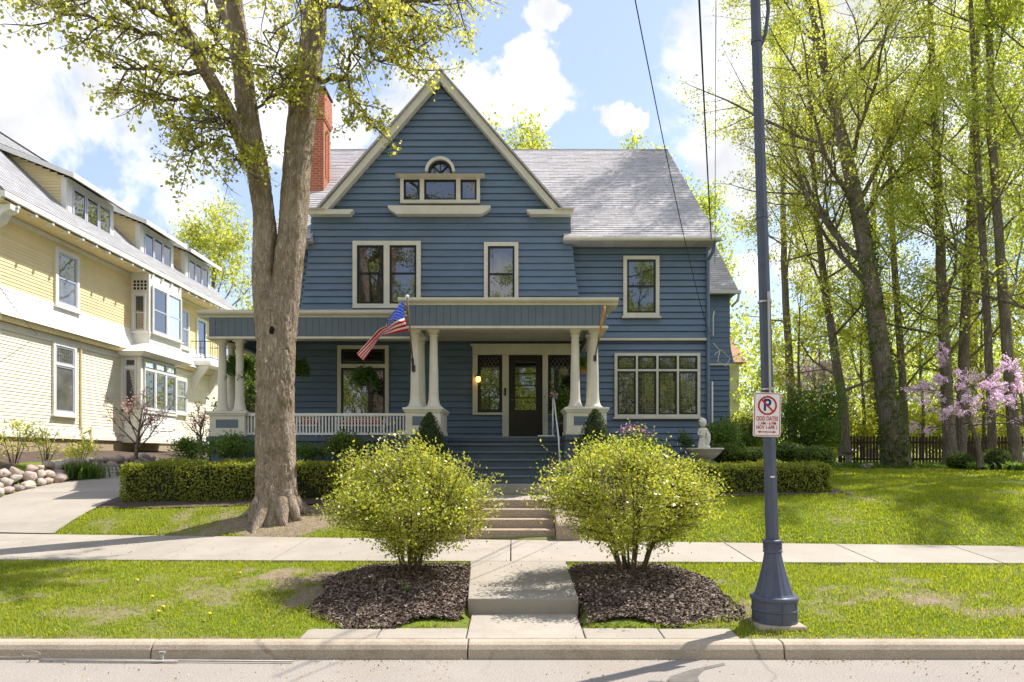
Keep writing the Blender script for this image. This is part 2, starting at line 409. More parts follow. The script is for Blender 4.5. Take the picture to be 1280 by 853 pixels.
def concrete(name, c, stain=(.30, .26, .21), sa=.5, agg=.12, rough=.9, crk=.0, vary=False, island=0):
    t = NT(name); v = t.coord()
    col = t.ramp(t.noise(v, 1.1, 8, .65), [(.3, tuple(k * .86 for k in c)), (.7, tuple(min(1, k * 1.08) for k in c))])
    col = t.mix(t.ramp(t.noise(v, .9, 9, .75, .4), [(.50, 0), (.68, sa)]), col, stain)
    vo = t.n('ShaderNodeTexVoronoi', feature='DISTANCE_TO_EDGE'); vo.inputs['Scale'].default_value = .42
    dn = t.n('ShaderNodeTexNoise'); dn.inputs['Scale'].default_value = 2.2; dn.inputs['Detail'].default_value = 6; t.l(v, dn.inputs['Vector'])
    t.l(t.mix(.22, v, dn.outputs['Color']), vo.inputs['Vector'])
    crack = t.math('MULTIPLY', t.ramp(vo.outputs['Distance'], [(.0, 1), (.0035, 1), (.006, 0)]), t.ramp(t.noise(v, .55, 3), [(.5, 0), (.58, 1)]))
    col = t.mix(t.math('MULTIPLY', crack, crk), col, (.10, .085, .07))
    sp = t.noise(v, 70, 3, .7)
    col = t.mix(agg, col, t.ramp(sp, [(.3, (.10, .09, .08)), (.5, c), (.75, (.8, .76, .7))]))
    if island:
        gi = t.n('ShaderNodeNewGeometry'); col = t.mix(1.0, col, t.ramp(gi.outputs['Random Per Island'], [(0, 1 - island), (1, 1.0)]), 'MULTIPLY')
    if vary:
        oi = t.n('ShaderNodeObjectInfo'); col = t.mix(1.0, col, t.ramp(oi.outputs['Random'], [(0, (.75, .72, .72)), (.3, (1.25, 1.2, 1.12)), (.55, (1.0, .82, .74)), (.8, (1.15, 1.0, .90)), (1, (.62, .60, .62))]), 'MULTIPLY')
    return t.surf(col, rough, t.bump(sp, .35, .008), .2)
M['walk'] = concrete('pale_concrete', (.375, .33, .272), (.25, .21, .16), .6, .14, .9, 0, False, .14)
M['kerb'] = concrete('weathered_kerb_concrete', (.41, .335, .255), (.19, .14, .10), .8, .28, .9, .7)
M['step'] = concrete('pebbled_step_concrete', (.34, .26, .18), (.20, .14, .09), .6, .45)
M['road'] = concrete('worn_road_surface', (.275, .24, .21), (.235, .175, .12), .65, .35, .9, .5)
M['tar'] = paint('dark_crack_sealant', (.13, .115, .10), .25, 8, .8, .2, 60)
M['stone'] = concrete('pale_field_stone', (.42, .39, .36), (.30, .26, .22), .6, .2, .9, 0, True)
M['rubble'] = concrete('tan_foundation_stone', (.44, .34, .22), (.25, .18, .11), .7, .25)
def groundmat():
    t = NT('lawn_soil'); v = t.coord()
    at_ = t.n('ShaderNodeAttribute', attribute_name='bare')
    g = t.ramp(t.noise(v, 2.2, 8, .7), [(.3, (.09, .135, .012)), (.5, (.15, .20, .018)), (.75, (.23, .255, .035))])
    g = t.mix(.5, g, t.ramp(t.noise(v, 55, 3, .7), [(.3, (.07, .105, .014)), (.7, (.25, .29, .06))]))
    d = t.ramp(t.noise(v, 9, 8, .7), [(.3, (.20, .145, .10)), (.7, (.36, .28, .20))])
    return t.surf(t.mix(at_.outputs['Fac'], g, d), .95, t.bump(t.noise(v, 40, 5, .7), .8, .04), .1)
M['lawn'] = groundmat()
M['soil'] = paint('dark_garden_soil', (.085, .058, .042), .35, 6, .95, .6, 30)
M['mulch'] = leafmat('shredded_bark_mulch', (.035, .022, .016), (.27, .20, .155), .0, (.085, .058, .044))
M['grass'] = leafmat('lawn_grass_blades', (.125, .205, .012), (.36, .38, .045), .46, (.21, .285, .020), ((.34, .34, .055), 1.5))
M['hedge'] = leafmat('hedge_leaves', (.13, .165, .022), (.33, .34, .055), .38, (.21, .24, .032))
M['box'] = leafmat('boxwood_leaves', (.055, .10, .016), (.16, .21, .03), .3)
M['shrub'] = leafmat('yellow_green_shrub_leaves', (.16, .23, .022), (.52, .51, .10), .40, (.30, .345, .032), None, (.33, .7))
M['maple'] = leafmat('young_maple_leaves', (.20, .235, .035), (.48, .47, .13), .62, (.32, .335, .06))
M['tree1'] = leafmat('spring_tree_leaves', (.21, .265, .035), (.54, .54, .13), .55, (.35, .39, .06))
M['tree2'] = leafmat('woodland_leaves', (.18, .25, .035), (.48, .51, .12), .55, (.31, .36, .06))
M['dark'] = leafmat('evergreen_needles', (.020, .045, .012), (.065, .10, .022), .2)
M['green'] = leafmat('garden_plant_leaves', (.055, .12, .020), (.17, .25, .045), .4)
M['pink'] = leafmat('pink_blossom', (.66, .45, .60), (.86, .72, .81), .45)
M['rose'] = leafmat('rose_blossom', (.55, .22, .34), (.70, .42, .52), .3)
M['bronze'] = leafmat('coppery_leaves', (.50, .24, .18), (.68, .44, .36), .4)
M['fern'] = leafmat('fern_fronds', (.035, .085, .014), (.10, .18, .03), .35)
M['bark'] = barkmat('maple_bark', (.40, .305, .225), (.76, .63, .50), 10, (.20, .16, .065), .05)
M['bark2'] = barkmat('woodland_bark', (.20, .155, .12), (.44, .37, .295), 8, (.13, .14, .05), .04)
M['twig'] = paint('shrub_stems', (.12, .085, .055), .3, 12, .9)
M['fencewood'] = paint('dark_brown_fence_stain', (.060, .032, .022), .3, 4, .8)
M['pole'] = paint('slate_blue_pole_paint', (.070, .082, .125), .12, 5, .38, .05, 30, .5, ((.13, .11, .10), .3))
M['metal'] = NT('galvanised_metal').surf((.55, .53, .50), .4, None, .5, .7)
M['dullmetal'] = paint('weathered_pale_metal', (.36, .34, .31), .15, 9, .5)
M['whitemetal'] = paint('white_metal_paint', (.78, .78, .78), .04, 4, .4)
M['brass'] = paint('weathered_brown_metal', (.16, .11, .06), .2, 6, .5)
M['orange'] = paint('orange_furled_cloth', (.52, .24, .05), .2, 6, .7)
M['statue'] = concrete('white_statue_stone', (.68, .64, .56), (.36, .32, .22), .6, .06)
M['signwhite'] = paint('sign_white', (.80, .80, .80), .02, 4, .4)
M['signred'] = paint('sign_red', (.50, .012, .03), .05, 4, .45)
M['signblue'] = paint('sign_blue', (.010, .035, .16), .05, 4, .45)
M['flagred'] = paint('flag_red_cloth', (.58, .006, .014), .05, 8, .8)
M['flagwhite'] = paint('flag_white_cloth', (.66, .62, .56), .03, 8, .8)
M['flagblue'] = paint('flag_blue_cloth', (.018, .05, .34), .05, 8, .8)
def clothmat(name, c):
    t = NT(name); v = t.coord(); col = t.ramp(t.noise(v, 9, 4), [(.3, tuple(k * .92 for k in c)), (.7, c)])
    d = t.n('ShaderNodeBsdfDiffuse'); t.l(col, d.inputs[0]); tr = t.n('ShaderNodeBsdfTranslucent'); t.l(col, tr.inputs[0])
    mx = t.n('ShaderNodeMixShader'); mx.inputs[0].default_value = .45; t.l(d.outputs[0], mx.inputs[1]); t.l(tr.outputs[0], mx.inputs[2]); t.l(mx.outputs[0], t.out.inputs[0]); return t.mat
M['flagred'] = clothmat('flag_red_nylon', (.68, .008, .018)); M['flagwhite'] = clothmat('flag_white_nylon', (.80, .77, .72)); M['flagblue'] = clothmat('flag_blue_nylon', (.02, .06, .42))
M['wire'] = paint('black_cable', (.025, .025, .035), .1, 4, .6)
M['terracotta'] = paint('terracotta', (.42, .17, .07), .1, 5, .8)
M['darkpot'] = paint('dark_pot', (.035, .03, .028), .2, 5, .6)
M['darkmetal'] = paint('dark_iron', (.03, .028, .03), .2, 5, .5)
M['lamp'] = NT('lit_lamp_glass').surf((.9, .5, .15), .4, None, .3, 0, ((1, .48, .10), 2.2))
M['pinkroof'] = paint('faded_red_shingles', (.42, .24, .17), .12, 3, .9)
M['bluepot'] = paint('blue_glaze', (.05, .16, .42), .1, 5, .3)
M['hollow'] = paint('dark_knot_hole', (.012, .009, .007), .2, 5, .95)
M['gravel'] = leafmat('fallen_tree_seeds', (.30, .20, .10), (.55, .45, .25), .0)

# ================================================================== ground
def yn(x): return 9.8 - .024 * np.clip(x, -14, 14)
def yf(x): return 11.5 - .1 * np.clip(x, -14, 14)
def sm(t): t = np.clip(t, 0, 1); return t * t * (3 - 2 * t)
def gz(x, y):
    x = np.asarray(x, float); y = np.asarray(y, float)
    a = yn(x); b = yf(x)
    t = np.clip((y - 6.72) / (a - 6.72), 0, 1)
    verge = .13 + .28 * t + .035 * np.sin(PI * t)
    s = np.maximum(y - b, 0)
    up = .52 + .98 * (1 - np.exp(-s / 2.6)) + .0015 * np.maximum(y - 30, 0)
    bed = (np.clip((-10.95 - x) / .3, 0, 1) * .26 + np.clip((-11.2 - x) / 2.8, 0, 1) * .35) * sm(s / 2.0)
    walk = .37 + .09 * np.clip((y - a) / (b - a), 0, 1)
    z = np.where(y < a, verge, np.where(y < b, walk, up + bed))
    z = np.where(y < 6.62, -.12, z)
    z = np.where((np.abs(x - .135) < .66) & (y < 7.66), np.minimum(z, .115), z); z = np.where((np.abs(x - .08) < 2.16) & (y < 7.04), np.minimum(z, .115), z)
    z = np.where(y < -4.0, .13 + .02 * np.clip(-4 - y, 0, 30), z)
    return z
TRUNK = (X(343, 12.9), 12.9)
def bare(x, y):
    x = np.asarray(x, float); y = np.asarray(y, float)
    n = fbm(x, y, 1.6, 3, 5)
    b = np.clip((n - .60) * 7, 0, 1) * .55
    d = np.hypot(x - TRUNK[0] - .35, (y - TRUNK[1] + .2) * 1.1)
    b = np.maximum(b, np.clip(1.5 - d / 1.15 + (n - .5) * 2.2, 0, 1))
    for cx, cy, rx, ry, k in ((-2.9, 9.05, 1.1, .45, 1.0), (-2.2, 8.2, .8, .6, .8), (-3.4, 8.2, 1.2, .5, .6), (4.6, 8.0, .9, .4, .9), (5.7, 7.6, .8, .3, .7), (2.5, 8.2, .7, .9, .6), (-5.5, 8.8, 1.0, .3, .4), (4.9, 9.3, .4, .15, .6)):
        q = np.hypot((x - cx) / rx, (y - cy) / ry)
        b = np.maximum(b, np.clip(1.15 - q + (fbm(x, y, 3.2, 9, 4) - .5) * 3.2, 0, 1) * k)
    b = np.maximum(b, np.clip((.10 - np.abs(y - 6.78)) * 8, 0, 1) * np.clip(fbm(x, y, 3, 4) * 1.4 - .1, 0, 1))
    return np.clip(b * 1.3, 0, 1)
def grid_axis(parts):
    out = []
    for a, b, st in parts: out += list(np.arange(a, b, st))
    return np.array(out + [parts[-1][1]])
gx = grid_axis([(-400, -60, 40), (-60, -14, 2), (-14, 14, .14), (14, 30, 1), (30, 60, 3), (60, 400, 40)])
gy = grid_axis([(-300, -20, 20), (-20, -4.2, 2), (-4.05, -3.95, .09), (-3.8, 6.4, 1.2), (6.60, 6.62, .01), (6.64, 6.76, .06), (6.8, 16, .1), (16, 30, .5), (30, 60, 2), (60, 600, 30)])
GX, GY = np.meshgrid(gx, gy)
GZ = gz(GX, GY) + (fbm(GX, GY, .9, 5, 4) - .5) * .05 * (GY > 12)
nx, ny = len(gx), len(gy)
ii = np.arange(nx * ny).reshape(ny, nx)
Fq = np.stack([ii[:-1, :-1], ii[:-1, 1:], ii[1:, 1:], ii[1:, :-1]], -1).reshape(-1, 4)
ground = np_mesh('ground', np.stack([GX, GY, GZ], -1).reshape(-1, 3), Fq, M['lawn'], None, True)
at_b = ground.data.attributes.new('bare', 'FLOAT', 'POINT'); at_b.data.foreach_set('value', bare(GX, GY).ravel().astype(np.float32))
tag(ground, kind='structure')

mb = MB(); mb.box(-300, 300, -3.6, 6.56, -.3, 0.0)
tag(mb.build('road', M['road']), kind='structure')
mb = MB()
for (pts) in ([(832, 853), (838, 846), (862, 838), (905, 829), (906, 832), (880, 838), (872, 846), (874, 853)], [(835, 853), (812, 851), (800, 860), (840, 860)]):
    w = [at(px, py, EYE * F / (py - HY)) for px, py in pts]
    mb.prism([(p.x, p.y) for p in w], 'z', -.02, .004)
tag(mb.build('road_patch', M['tar']), kind='structure')
# kerb, in cast lengths with a rounded nose
mb = MB()
kp = [(6.53, -.05), (6.55, .09), (6.575, .13), (6.61, .15), (6.72, .152), (6.72, -.05)]
for k in range(-14, 15):
    x0 = X(585, 6.6) + k * 3.04
    mb.prism(kp, 'x', x0 + .006, x0 + 3.034)
tag(mb.build('kerb', M['kerb'], bevel=.01), kind='structure')
mb = MB(); mb.prism([(-3.6, -.05), (-3.6, .15), (-4.0, .15), (-4.0, -.05)], 'x', -40, 40)
tag(mb.build('kerb', M['kerb']), kind='structure')
# sidewalk slabs
mb = MB()
xs = [-40, -14] + [-12.2 + 1.74 * k for k in range(16)] + [17, 20, 40]
for a, b in zip(xs[:-1], xs[1:]):
    a += .008; b -= .008
    bot = [(a, float(yn(a)), .1), (b, float(yn(b)), .1), (b, float(yf(b)), .1), (a, float(yf(a)), .1)]
    top = [(a, float(yn(a)), .44), (b, float(yn(b)), .44), (b, float(yf(b)), .535), (a, float(yf(a)), .535)]
    mb.hexa(bot, top)
tag(mb.build('sidewalk', M['walk'], bevel=.008), kind='structure')
# front walk: kerb strip, one rise, slab to the sidewalk
mb = MB()
for a, b, e in ((-2.1, -1.35, 7.05), (-1.342, -.46, 7.07), (-.45, .72, 7.62), (.73, 1.5, 7.07), (1.508, 2.25, 7.05)):
    mb.hexa([(a, 6.725, 0), (b, 6.725, 0), (b, e, 0), (a, e, 0)], [(a, 6.725, .153), (b, 6.725, .153), (b, e, .153 + (e - 6.72) * .042), (a, e, .153 + (e - 6.72) * .042)])
mb.hexa([(-.49, 7.6, 0), (.74, 7.6, 0), (.77, 9.79, 0), (-.60, 9.81, 0)], [(-.49, 7.6, .362), (.74, 7.6, .362), (.77, 9.79, .438), (-.60, 9.81, .438)])
tag(mb.build('front_walk', M['walk'], bevel=.012), kind='structure')
# driveway
mb = MB()
ys = [6.96, 9.75]
for y0, y1 in ((6.96, 9.74),):
    n = 14
    for k in range(n):
        a = y0 + (y1 - y0) * k / n; b = y0 + (y1 - y0) * (k + 1) / n
        xa, xb = -8.0 - .3 * k / n, -8.0 - .3 * (k + 1) / n; ya, yb = -11.9 + 1.0 * k / n, -11.9 + 1.0 * (k + 1) / n; za, zb = float(gz(-9, a)) + .05, float(gz(-9, b)) + .05
        mb.hexa([(ya, a, 0), (xa, a, 0), (xb, b, 0), (yb, b, 0)], [(ya, a, za), (xa, a, za), (xb, b, zb), (yb, b, zb)])
y = 12.32
while y < 40:
    n = 5; L = 2.6
    for k in range(n):
        a = y + L * k / n; b = y + L * (k + 1) / n - (.015 if k == n - 1 else 0); A = lambda x_: max(a, float(yf(x_)) + .004)
        G = lambda x_, y_: float(gz(x_, y_)) + .03
        mb.add([(-10.93, A(-10.93), G(-10.93, A(-10.93))), (-9.6, A(-9.6), G(-9.6, A(-9.6)) + .008), (-8.28, A(-8.28), G(-8.28, A(-8.28))), (-8.28, b, G(-8.28, b)), (-9.6, b, G(-9.6, b) + .008), (-10.93, b, G(-10.93, b))], [(0, 1, 4, 5), (1, 2, 3, 4)])
    y += L
tag(mb.build('driveway', M['walk']), kind='structure')
# garden soil under the hedges, round the fence and by the yellow house
def soil_patch(name, pts, lift=.012):
    mb = MB(); bmv = bmesh.new()
    vs = [bmv.verts.new((p[0], p[1], 0)) for p in pts]; bmv.faces.new(vs)
    bmesh.ops.triangulate(bmv, faces=bmv.faces)
    for _ in range(4): bmesh.ops.subdivide_edges(bmv, edges=[e for e in bmv.edges if e.calc_length() > .5], cuts=1)
    bmesh.ops.triangulate(bmv, faces=bmv.faces)
    for v in bmv.verts: v.co.z = float(gz(v.co.x, v.co.y)) + lift
    me = bpy.data.meshes.new(name); bmv.to_mesh(me); bmv.free(); me.materials.append(M['soil'])
    return tag(link(bpy.data.objects.new(name, me)), kind='structure')
soil_patch('garden_bed', [(-8.3, 13.6), (-7.2, 13.45), (-5, 13.5), (-2.9, 13.5), (-1.6, 13.7), (-1.3, 14.6), (-1.3, 15.6), (-8.3, 15.8)], .03)
soil_patch('garden_bed', [(1.3, 13.6), (1.4, 12.2), (1.9, 12.0), (2.6, 13.5), (5, 13.62), (6.4, 13.62), (6.72, 13.75), (6.8, 14.1), (6.75, 14.7), (6.6, 15.6), (6.2, 17.8), (1.3, 17.8)], .03)
soil_patch('garden_bed', [(-11.15, 12.9), (-11.15, 40), (-13.95, 40), (-13.95, 12.9)], .04)
soil_patch('garden_bed', [(9.5, 24.4), (12, 22.6), (15, 22.2), (24, 22.0), (30, 24), (30, 27.8), (9.5, 28)], .03)
# ================================================================== window helper
M['lead'] = paint('dull_lead', (.16, .15, .14), .1, 5, .5)
def front(Y): return Matrix(((1, 0, 0, 0), (0, -1, 0, Y), (0, 0, 1, 0), (0, 0, 0, 1)))      # local (u, w, z): w comes out towards -Y
def east(Xw): return Matrix(((0, 1, 0, Xw), (1, 0, 0, 0), (0, 0, 1, 0), (0, 0, 0, 1)))      # u runs along Y, w comes out towards +X
def window(parent, Mx, u0, u1, z0, z1, trim=.10, cmat='cream', smat='black', gmat='glass', cols=(1,), rows=(1,), mull=.07, sw=.05, rail=None, sill=True, proud=.06, grid=None, diamond=0, head=0):
    c = MB(Mx)
    a, b, lo, hi = u0 + trim, u1 - trim, z0 + trim, z1 - trim
    c.box(u0, a, 0, proud, z0, z1); c.box(b, u1, 0, proud, z0, z1); c.box(a, b, 0, proud - .002, hi, z1); c.box(a, b, 0, proud - .002, z0, lo)
    if head: c.box(u0 - .04, u1 + .04, 0, proud + .04, z1, z1 + head)
    tw, th = sum(cols), sum(rows)
    W = b - a - mull * (len(cols) - 1); H = hi - lo - mull * (len(rows) - 1)
    us = []; u = a
    for k, q in enumerate(cols):
        w = W * q / tw; us.append((u, u + w)); u += w
        if k < len(cols) - 1: c.box(u, u + mull, 0, proud - .004, lo, hi); u += mull
    zs = []; z = lo
    for k, q in enumerate(rows):
        h = H * q / th; zs.append((z, z + h)); z += h
        if k < len(rows) - 1: c.box(a, b, 0, proud - .006, z, z + mull); z += mull
    win = c.build('window', M[cmat], parent)
    for i, (p, q) in enumerate(us):
        for j, (r, s) in enumerate(zs):
            f = MB(Mx)
            f.box(p, p + sw, 0, .038, r, s); f.box(q - sw, q, 0, .038, r, s); f.box(p + sw, q - sw, 0, .036, r, r + sw); f.box(p + sw, q - sw, 0, .036, s - sw, s)
            if rail and j == 0:
                zr = r + (s - r) * rail; f.box(p + sw, q - sw, 0, .037, zr - .025, zr + .025)
            f.build('sash', M[smat], win)
            g = MB(Mx); g.quad((p + .01, .018, r + .01), (q - .01, .018, r + .01), (q - .01, .018, s - .01), (p + .01, .018, s - .01))
            g.build('pane', M[gmat], win)
            if grid:
                m = MB(Mx); gu, gv = grid(i, j)
                if gu:
                    for k in range(1, gu): x = p + sw + (q - p - 2 * sw) * k / gu; m.box(x - .005, x + .005, .012, .026, r + sw, s - sw)
                    for k in range(1, gv): zz = r + sw + (s - r - 2 * sw) * k / gv; m.box(p + sw, q - sw, .013, .025, zz - .005, zz + .005)
                    m.build('lead_grid', M['lead'], win)
            if diamond and j == len(zs) - 1:
                m = MB(Mx); zt = s - sw; zb = zt - diamond; n = 5; st = (q - p - 2 * sw) / n
                for k in range(-2, n):
                    for sg in (1, -1):
                        x0 = p + sw + k * st; x1 = x0 + diamond * .72
                        A, B = (x0, x1) if sg > 0 else (x1, x0)
                        pa, pb = (A, zb), (B, zt)
                        # clip to the sash opening
                        def clip(P, Q):
                            t0, t1 = 0, 1; dx = Q[0] - P[0]
                            for e, lim in ((1, q - sw), (-1, -(p + sw))):
                                k0 = e * P[0] - lim; kd = e * dx
                                if kd > 0: t1 = min(t1, -k0 / kd)
                                elif kd < 0: t0 = max(t0, -k0 / kd)
                            if t0 >= t1: return None
                            L = lambda t: (P[0] + dx * t, P[1] + (Q[1] - P[1]) * t)
                            return L(t0), L(t1)
                        r_ = clip(pa, pb)
                        if r_: m.bar((r_[0][0], .022, r_[0][1]), (r_[1][0], .022, r_[1][1]), .009, .009, (0, 1, 0))
                m.bar((p + sw, .021, zb), (q - sw, .021, zb), .012, .012)
                m.build('lead_grid', M['lead'], win)
    if sill:
        s_ = MB(Mx); s_.box(u0 - .04, u1 + .04, 0, proud + .05, z0 - .045, z0); s_.build('sill', M[cmat], win)
    return win

# ================================================================== the blue house
H = thing('blue_house', 'tall blue clapboard house with steep front gable and columned porch', 'house', (-.5, 17.9, 1.4))
YW, YG = 17.9, 17.6
XL, XR = -6.1, 5.1
# walls
mb = MB(); mb.prism([(YW + .03, 1.0), (YW + .03, 7.5), (23.1, 12.1), (28.3, 7.5), (28.3, 1.0)], 'x', XL + .03, XR - .03)
mb.M = front(YW)
mb.lap(XL, XR, 1.2, 4.95, .168, .036, .004, slot=.022); mb.lap(XL, XR, 5.05, 7.48, .168, .036, .004, slot=.022)
mb.M = Matrix(((0, 1, 0, XR), (1, 0, 0, 0), (0, 0, 1, 0), (0, 0, 0, 1))); mb.lap(YW, 28, 1.2, 7.45, .168)
mb.M = Matrix(((0, -1, 0, XL), (1, 0, 0, 0), (0, 0, 1, 0), (0, 0, 0, 1))); mb.lap(YW, 28, 1.2, 7.45, .168)
mb.build('wall', M['blue'], H)
mb = MB(); mb.box(XR - .02, XR + .035, YW - .035, YW + .12, 1.2, 7.42); mb.build('corner_board', M['blue'], H)
mb = MB(); mb.box(2.1, XR + .05, YW - .085, YW, 4.965, 5.03); mb.build('band_moulding', M['cream'], H)
# gable wall, flared towards the porch roof
gc = X(551, YG); zr = 8.22; za = 11.46
def gl(z):
    if z < zr: return -5.18 - .30 * max(0, (8.1 - z) / 2.5) ** 1.6
    return gc - (gc + 4.78) * -1 * (za - z) / (za - zr) if False else gc + (-4.78 - gc) * (za - z) / (za - zr)
def gr(z): return 2 * gc - gl(z)
mb = MB(front(YG)); mb.lap(gl, gr, 5.2, zr - .02, .172, .036, .004, slot=.022); mb.lap(gl, gr, zr - .02, za, .172, .036, .004, slot=.022)
mb.M = None
mb.prism([(gl(5.2) + .05, 5.2), (gl(6.2) + .02, 6.2), (-5.16, 8.15), (-4.7, zr), (gc, za - .05), (2 * gc + 4.7, zr), (2 * gc + 5.16, 8.15), (gr(6.2) - .02, 6.2), (gr(5.2) - .05, 5.2)], 'y', YG + .012, 19.4)
mb.build('gable_wall', M['blue'], H)
# gable roof and rake boards
for s in (-1, 1):
    f = lambda p: [(gc + s * (x - gc), z) for x, z in p]
    mb = MB(); mb.prism(f([(-5.0, 8.22), (gc, 11.80), (gc, 11.765), (-4.98, 8.185)]), 'y', 17.3, 23.0); mb.build('gable_roof', M['shingle'], H)
    mb = MB(); mb.prism(f([(-4.95, 8.16), (gc, 11.76), (gc, 11.50), (-4.755, 8.16)]), 'y', 17.37, YG - .015); mb.build('rake_board', M['cream'], H)
    mb = MB(); mb.prism(f([(-5.25, 8.22), (-4.05, 8.22), (-4.05, 8.18), (-4.12, 8.13), (-4.12, 8.10), (-5.17, 8.10), (-5.17, 8.13), (-5.25, 8.18)]), 'y', 17.36, YG + .1)
    mb.prism(f([(-5.24, 8.23), (-4.75, 8.23), (-4.75, 8.22), (-5.24, 8.22)]), 'y', 17.28, 18.6); mb.build('cornice_return', M['cream'], H)
# main roof in real courses
th = math.atan2(12.29 - 7.45, 23.1 - 17.35); SLOPE = 7.52
Rm = Matrix(((1, 0, 0, 0), (0, -math.sin(th), math.cos(th), 17.35), (0, math.cos(th), math.sin(th), 7.47), (0, 0, 0, 1)))
mb = MB(Rm); SH = ((.22, .62), .004, .004); mb.lap(-6.3, -5.12, .0, SLOPE, .145, .016, .003, *SH); mb.lap(1.33, 5.25, .0, SLOPE, .145, .016, .003, *SH); mb.lap(-5.12, 1.33, .58, SLOPE, .145, .016, .003, *SH)
mb.M = None
for a, b in ((-6.3, -5.12), (1.33, 5.25)): mb.prism([(17.38, 7.42), (17.38, 7.46), (23.1, 12.27), (28.85, 7.46), (28.85, 7.36)], 'x', a, b)
mb.prism([(17.85, 7.80), (17.85, 7.85), (23.1, 12.265), (28.85, 7.455), (28.85, 7.365)], 'x', -5.12, 1.33)
mb.build('roof', M['shingle'], H)
mb = MB(); mb.prism([(22.93, 12.17), (23.1, 12.33), (23.27, 12.17)], 'x', -6.3, 5.26); mb.build('ridge_cap', M['darkmetal'], H)
mb = MB(); mb.prism([(17.32, 7.50), (17.32, 7.465), (17.35, 7.43), (17.48, 7.43), (17.48, 7.50)], 'x', 1.3, 5.32); mb.build('gutter', M['cream'], H)
mb = MB(); mb.box(1.36, 5.2, 17.48, YW, 7.43, 7.46); mb.build('soffit', M['blue'], H)
mb = MB(); mb.prism([(17.30, 7.50), (17.30, 7.42), (17.36, 7.34), (17.48, 7.34), (17.48, 7.50)], 'x', -6.36, -5.25); mb.box(-6.3, -5.25, 17.48, YW, 7.36, 7.42)
mb.build('gutter', M['cream'], H)
mb = MB(); mb.tube([(5.17, 17.45, 7.36), (5.17, 17.6, 7.2), (5.12, 17.82, 7.05), (5.12, 17.82, 1.3)], .045, 8); mb.build('downspout', M['blue'], H)
mb = MB(); mb.tube([(5.27, 17.9, 5.1), (5.27, 17.9, 5.6), (5.3, 17.9, 5.75)], .02, 6); mb.tube([(5.24, 17.88, 3.9), (5.24, 17.88, 1.9)], .03, 8); mb.box(5.26, 5.42, 17.8, 17.92, 2.0, 2.2)
mb.tube([(5.26, 17.85, 4.9), (5.42, 17.8, 4.7), (5.36, 17.8, 4.4), (5.6, 17.9, 4.3), (5.75, 18, 4.5), (5.5, 17.95, 4.75), (5.3, 17.9, 4.6)], .012, 5); mb.build('conduit', M['metal'], H)
# chimney
CH = MB(); CH.box(-6.5, -5.52, 20.0, 20.75, 8.2, 11.8); CH.box(-6.53, -5.49, 19.97, 20.78, 11.8, 11.87); CH.box(-6.545, -5.475, 19.955, 20.795, 11.87, 12.62); CH.box(-6.5, -5.52, 20.0, 20.75, 12.62, 12.7)
for y in (20.2, 20.46): CH.box(-5.52, -5.495, y, y + .09, 10.2, 11.55)
chim = CH.build('chimney', M['brick'], H)
mb = MB(); mb.box(-6.56, -5.46, 19.94, 20.82, 8.7, 9.58); mb.build('flashing', M['darkmetal'], chim)
mb = MB(); mb.box(-6.57, -5.45, 19.93, 20.82, 12.7, 12.75); mb.build('chimney_cap', M['darkmetal'], chim)
# rear wing at the right
mb = MB(); mb.box(5.0, 7.0, 22.03, 27, 1.2, 7.1); mb.M = front(22.0); mb.lap(5.1, 7.0, 1.2, 4.85, .168, .036, .004, slot=.022); mb.lap(5.1, lambda z: 7.02 + .14 * max(0, (5.7 - z) / .8) ** 1.5 if z < 5.7 else 7.02, 4.92, 7.1, .168)
mb.M = Matrix(((0, 1, 0, 7.0), (1, 0, 0, 0), (0, 0, 1, 0), (0, 0, 0, 1))); mb.lap(22.0, 27, 1.2, 7.1, .168)
mb.build('rear_wing_wall', M['blue'], H)
t2 = math.radians(42); R2 = Matrix(((1, 0, 0, 0), (0, -math.sin(t2), math.cos(t2), 21.7), (0, math.cos(t2), math.sin(t2), 7.2), (0, 0, 0, 1)))
mb = MB(R2); mb.lap(5.1, 7.2, 0, 3.9, .145, .016, .003, *SH); mb.M = None; mb.prism([(21.72, 7.14), (24.55, 9.75), (27.3, 7.14)], 'x', 5.1, 7.2)
mb.build('rear_wing_roof', M['shingle'], H)
mb = MB(); mb.box(5.1, 7.26, 21.62, 21.74, 7.1, 7.2); mb.tube([(7.2, 21.66, 7.1), (7.2, 21.75, 6.9), (7.06, 21.95, 6.75)], .04, 6); mb.build('rear_gutter', M['cream'], H)
mb = MB(); mb.box(5.15, 7.12, 21.93, 22.0, 4.86, 4.915); mb.build('rear_band_moulding', M['cream'], H)

# windows of the front
pxw = lambda a, b, y: (X(a, y), X(b, y))
u0, u1 = pxw(779, 824, YW - .05); window(H, front(YW - .02), u0, u1, Z(396.5, YW), Z(321, YW), .095, rail=.5)
u0, u1 = pxw(768, 875, YW - .05); window(H, front(YW - .02), u0, u1, Z(522, YW), Z(442, YW), .075, cols=(1, 1, 1, 1), rows=(3.25, 1), mull=.055, sw=.045, sill=True, grid=lambda i, j: (5, 9) if j == 0 else (5, 3))
u0, u1 = pxw(441, 526, YG - .05); window(H, front(YG - .02), u0, u1, Z(386, YG), Z(302.5, YG), .11, cols=(1, 1), mull=.15, rail=.52, sill=False)
u0, u1 = pxw(605, 648, YG - .05); window(H, front(YG - .02), u0, u1, Z(386, YG), Z(304, YG), .10, rail=.52, sill=False)
u0, u1 = pxw(422, 486, YW - .05); window(H, front(YW - .02), u0, u1, Z(530, YW), Z(432.5, YW), .095, rows=(2.5, .72), mull=.10, sw=.055)
